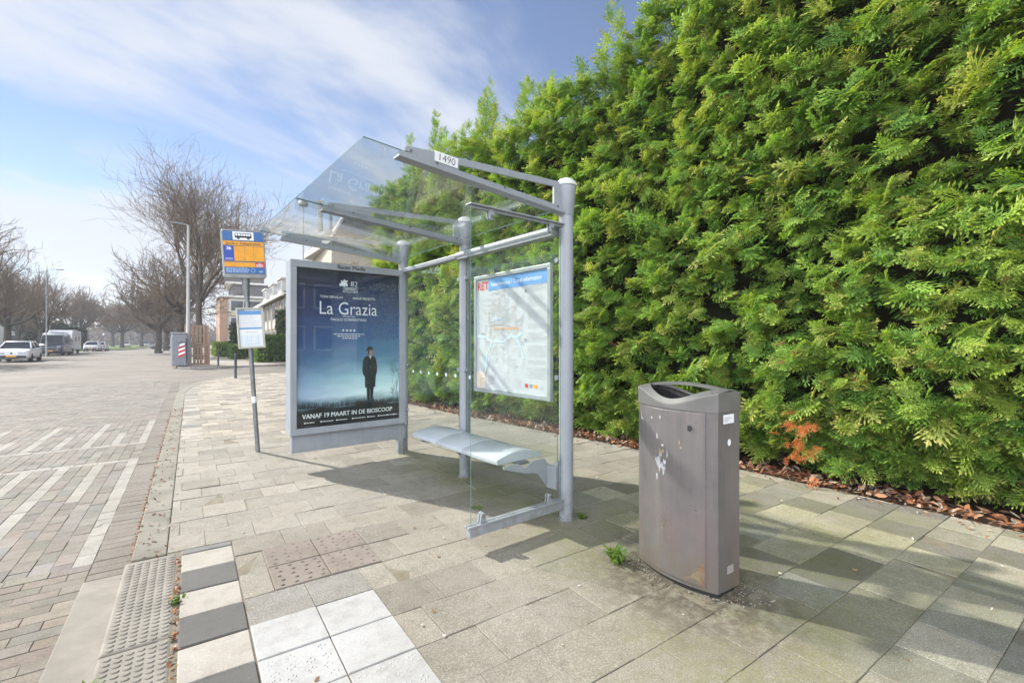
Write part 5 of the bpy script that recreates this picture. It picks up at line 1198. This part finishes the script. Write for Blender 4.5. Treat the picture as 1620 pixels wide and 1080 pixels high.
def car(label, loc, rz, L_, Wc, Hc, col, hood, name='parked_car', plate='orange', wagon=.9, group='cars parked along the street'):
    o = thing(name, label, 'car', loc, rz, group); hw = Wc / 2; bl = hood + .12; rows = []
    prof = [(0, .80, .44, .82), (.05, .93, .30, hood - .12), (.35, 1.0, .24, hood - .03), (L_ * .27, 1.0, .22, bl - .04), (L_ * .5, 1.0, .22, bl), (L_ * .8, 1.0, .24, bl + .02), (L_ - .3, .97, .28, bl + .02), (L_ - .04, .90, .34, bl - .06), (L_, .82, .45, .80)]
    for y, w, zb, zt in prof:
        w *= hw; z1 = zb + (zt - zb) * .35; half = [(w * .86, zb), (w * .985, zb + .09), (w, z1), (w * .985, zt - .12), (w * .93, zt - .03), (w * .80, zt)]
        rows.append([(-x, y, z) for x, z in half] + [(0, y, zt + .03)] + [(x, y, z) for x, z in reversed(half)])
    m = MB(); m.loft(rows, 0, True, True); m.add(rows[0], [tuple(range(len(rows[0])))], 0); m.add(rows[-1], [tuple(reversed(range(len(rows[-1]))))], 0); b = m.build('body', col, o)
    ya, yb, yc, yd = L_ * .24, L_ * .42, L_ * (.66 + .12 * wagon), L_ * (.86 + .10 * wagon); wb, wt = hw * .90, hw * .70
    ring = lambda y0, y1, z, w: [(-w, y0, z), (w, y0, z), (w, y1, z), (-w, y1, z)]
    m = MB(); m.loft([ring(ya, yd, bl - .03, wb), ring(yb - .02, yc + .02, Hc - .05, wt)], 0, True, False); m.build('window', M['carglass'], o, .03)
    m = MB(); m.loft([ring(yb - .06, yc + .06, Hc - .055, wt * 1.02), ring(yb + .05, yc - .05, Hc, wt * .86)], 0, True, True); m.add(ring(yb + .05, yc - .05, Hc, wt * .86), [(0, 1, 2, 3)], 0)
    for s in (-1, 1):
        for (y0, y1) in ((ya, yb), (yd, yc)): m.tube([(s * wb * 1.0, y0, bl - .02), (s * wt * 1.0, y1, Hc - .04)], .045, 6)
        m.tube([(s * wb * 1.01, L_ * .53, bl - .02), (s * wt * 1.01, L_ * .53, Hc - .04)], .035, 6)
    m.build('roof', col, o)
    for s in (-1, 1):
        for y in (L_ * .19, L_ * .81): wheel(o, s * (hw - .10), y, .33)
        m = MB(); m.box(s * hw * .58 - .2, -.02, hood - .34, s * hw * .58 + .2, .12, hood - .20); m.build('headlight', M['headlamp'], o, .02)
        m = MB(); m.box(s * (hw + .04) - .09, L_ * .285, bl + .02, s * (hw + .04) + .09, L_ * .285 + .12, bl + .17); m.build('wing_mirror', col if Wc < 1.85 else M['black'], o, .02)
        m = MB(); m.box(s * hw * .75 - .14, L_ - .08, bl - .28, s * hw * .75 + .14, L_ + .012, bl - .12); m.build('tail_light', M['redink'], o, .02)
    m = MB(); m.box(-hw * .80, -.035, .30, hw * .80, .06, .52); m.build('grille', M['black'], o, .02)
    m = MB(); m.box(-.26, -.05, .40, .26, -.036, .51); m.build('number_plate', M['orange'], o)
    m = MB(); m.lathe([(.07, -.012), (.07, .012)], 12); m.v = [tuple(T(0, -.01, hood - .26) @ Matrix.Rotation(R(90), 4, 'X') @ Vector(p)) for p in m.v]; m.build('badge', M['alu_dark'], o)
    return o
WHT, GRY, DRK = paint('white_car_paint', (.72, .73, .74)), paint('grey_car_paint', (.20, .21, .22)), paint('dark_car_paint', (.05, .055, .065))
ZR = -.1
car('white electric car with smooth nose parked facing us at the left edge', (-10.75, 48.6, ZR), R(1), 4.3, 1.88, 1.56, WHT, .93)
car('white hatchback with dark bumper parked facing us beyond the motorhome', (-13.0, 98, ZR), 0, 4.3, 1.82, 1.6, WHT, .95)
car('small white car parked right behind the white hatchback', (-12.5, 106, ZR), R(180), 4.0, 1.75, 1.5, WHT, .9)
car('dark car parked across the far left parking bays', (-22.5, 108, ZR), R(90), 4.4, 1.8, 1.5, DRK, .9)
car('grey estate car turning at the far end on the right side', (-7.6, 128, ZR), R(-78), 4.6, 1.8, 1.5, GRY, .9)
car('white car facing us in the far middle of the street', (-14.2, 160, ZR), R(4), 4.4, 1.85, 1.65, WHT, .95)
car('silver car parked sideways beneath the round headed tree', (-19.5, 152, ZR), R(80), 4.5, 1.8, 1.5, paint('silver_car_paint', (.45, .46, .48)), .9)
car('pale car just right of the far white car', (-11.5, 182, ZR), R(0), 4.5, 1.9, 1.8, paint('pale_car_paint', (.6, .6, .6)), .95)
car('distant light van shaped car near the grey container', (-5.4, 172, ZR), R(180), 4.6, 1.9, 1.9, WHT, 1.0)
# dark camper van
CV = thing('camper_van', 'dark blue grey camper van with white roof parked facing us', 'van', (-12.5, 69.5, ZR), R(1))
NAVY = paint('dark_van_paint', (.05, .055, .085)); rows = []
for y, w, zb, zt in ((0, .86, .42, .95), (.06, .95, .3, 1.10), (.45, 1.0, .26, 1.22), (1.0, 1.0, .26, 1.36), (1.05, 1.0, .26, 1.38), (5.6, 1.0, .3, 1.38), (5.7, .97, .4, 1.36)):
    w *= 1.02; half = [(w * .9, zb), (w, zb + .15), (w, zt - .25), (w * .96, zt - .06), (w * .88, zt)]; rows.append([(-x, y, z) for x, z in half] + [(x, y, z) for x, z in reversed(half)])
m = MB(); m.loft(rows, 0, True, True); m.add(rows[0], [tuple(range(10))], 0); m.add(rows[-1], [tuple(range(9, -1, -1))], 0); m.build('body', NAVY, CV)
def ringc(y0, y1, z, w): return [(-w, y0, z), (w, y0, z), (w, y1, z), (-w, y1, z)]
m = MB(); m.loft([ringc(1.0, 5.66, 1.35, .97), ringc(1.75, 5.62, 2.3, .87)], 0, True, False); m.build('cab', paint('grey_van_side', (.16, .165, .18)), CV, .04)
m = MB(); m.add([(-.86, 1.03, 1.45), (.86, 1.03, 1.45), (.76, 1.66, 2.22), (-.76, 1.66, 2.22)], [(0, 1, 2, 3)]); m.add([(-.86, .99, 1.45), (.86, .99, 1.45), (.76, 1.62, 2.22), (-.76, 1.62, 2.22)], [(0, 1, 2, 3)]); m.build('windscreen', M['carglass'], CV)
for s in (-1, 1):
    m = MB(); m.prism([(1.35, 1.5), (2.2, 1.5), (2.2, 2.12), (1.75, 2.12)], s * .955 - .02, s * .955 + .03 * s + .0, 'x'); m.box(s * .93 - .03, 2.6, 1.55, s * .95 + .03, 4.2, 2.1); m.build('side_window', M['carglass'], CV)
    m = MB(); m.box(s * 1.18 - .13, 1.15, 1.35, s * 1.18 + .13, 1.32, 1.75); m.box(s * 1.03 - .06, 1.2, 1.45, s * 1.03 + .06, 1.26, 1.55); m.build('wing_mirror', M['black'], CV, .03)
    m = MB(); m.add([(s * .52, .0, 1.0), (s * .92, .10, .98), (s * .96, .28, 1.16), (s * .62, .03, 1.12)], [(0, 1, 2, 3)]); m.box(s * .75 - .17, -.03, .92, s * .75 + .17, .1, 1.06); m.build('headlight', M['headlamp'], CV, .02)
    for y in (.95, 4.6): wheel(CV, s * .90, y, .35)
m = MB(); m.loft([ringc(1.72, 5.66, 2.29, .90), ringc(1.9, 5.5, 2.5, .76)], 0, True, True); m.add(ringc(1.9, 5.5, 2.5, .76), [(0, 1, 2, 3)]); m.build('roof', WHT, CV)
m = MB(); m.box(-.55, -.04, .66, .55, .08, .86); m.box(-.7, -.035, .44, .7, .08, .58); g = m.build('grille', M['black'], CV, .02); m = MB(); m.box(-.62, -.05, .872, .62, .05, .90); m.box(-.62, -.05, .62, .62, .05, .648); m.box(-.66, -.05, .62, -.62, .05, .9); m.box(.62, -.05, .62, .66, .05, .9); m.build('grille_trim', M['steel'], g)
m = MB(); m.box(-.26, -.055, .46, .26, -.041, .57); m.build('number_plate', M['orange'], CV)
m = MB(); m.tube([(-.8, 2.2, 2.56), (.8, 2.2, 2.56)], .03, 6); m.tube([(-.8, 4.6, 2.56), (.8, 4.6, 2.56)], .03, 6); m.build('roof_rack', M['black'], CV)
# white motorhome
MH = thing('motorhome', 'white motorhome with tall rounded front parked behind the dark camper van', 'motorhome', (-13.3, 79.0, ZR), R(1))
m = MB(); m.prism([(.0, 1.9), (.25, 2.6), (.9, 2.98), (3.0, 3.05), (6.6, 2.95), (6.75, 2.8), (6.75, .55), (1.6, .5), (1.2, 1.6)], -1.12, 1.12, 'x'); m.build('body', WHT, MH, .08, 3)
m = MB(); m.box(-1.0, .2, .4, 1.0, 1.9, 1.5); m.build('cab', WHT, MH, .1); m = MB(); m.box(-.85, .35, 1.3, .85, 1.4, 1.88); m.build('windscreen', M['carglass'], MH, .05)
for s in (-1, 1):
    for y0, y1, z0 in ((2.2, 3.1, 1.6), (4.6, 5.2, 1.7)):
        m = MB(); m.box(s * 1.12 - .015, y0, z0, s * 1.12 + .015, y1, z0 + .55); m.build('side_window', M['carglass'], MH, .01)
    for y in (1.0, 5.0): wheel(MH, s * .98, y, .36)
m = MB(); m.add([(-.8, .02, 2.15), (-.2, .05, 2.3), (.3, .03, 2.18), (.85, .06, 2.32), (.3, .028, 2.24), (-.2, .04, 2.36)], [(0, 1, 2, 3, 4, 5)]); m.build('decal', M['greyink'], MH)

# ------------------------------------------------------------------ air
mb = MB(); mb.box(-950, -950, -1.4, 950, 950, 34); hzb = mb.build('haze', None); hzb.data.materials.clear(); hm = bpy.data.materials.new('haze'); hm.use_nodes = True; ht_ = hm.node_tree; ht_.nodes.clear()
pv = ht_.nodes.new('ShaderNodeVolumePrincipled'); pv.inputs['Density'].default_value = .0009; pv.inputs['Color'].default_value = (.88, .92, 1.0, 1); oo = ht_.nodes.new('ShaderNodeOutputMaterial'); ht_.links.new(pv.outputs[0], oo.inputs['Volume']); hzb.data.materials.append(hm); tag(hzb, 'thin pale haze over the whole street', 'haze', None, 'stuff')
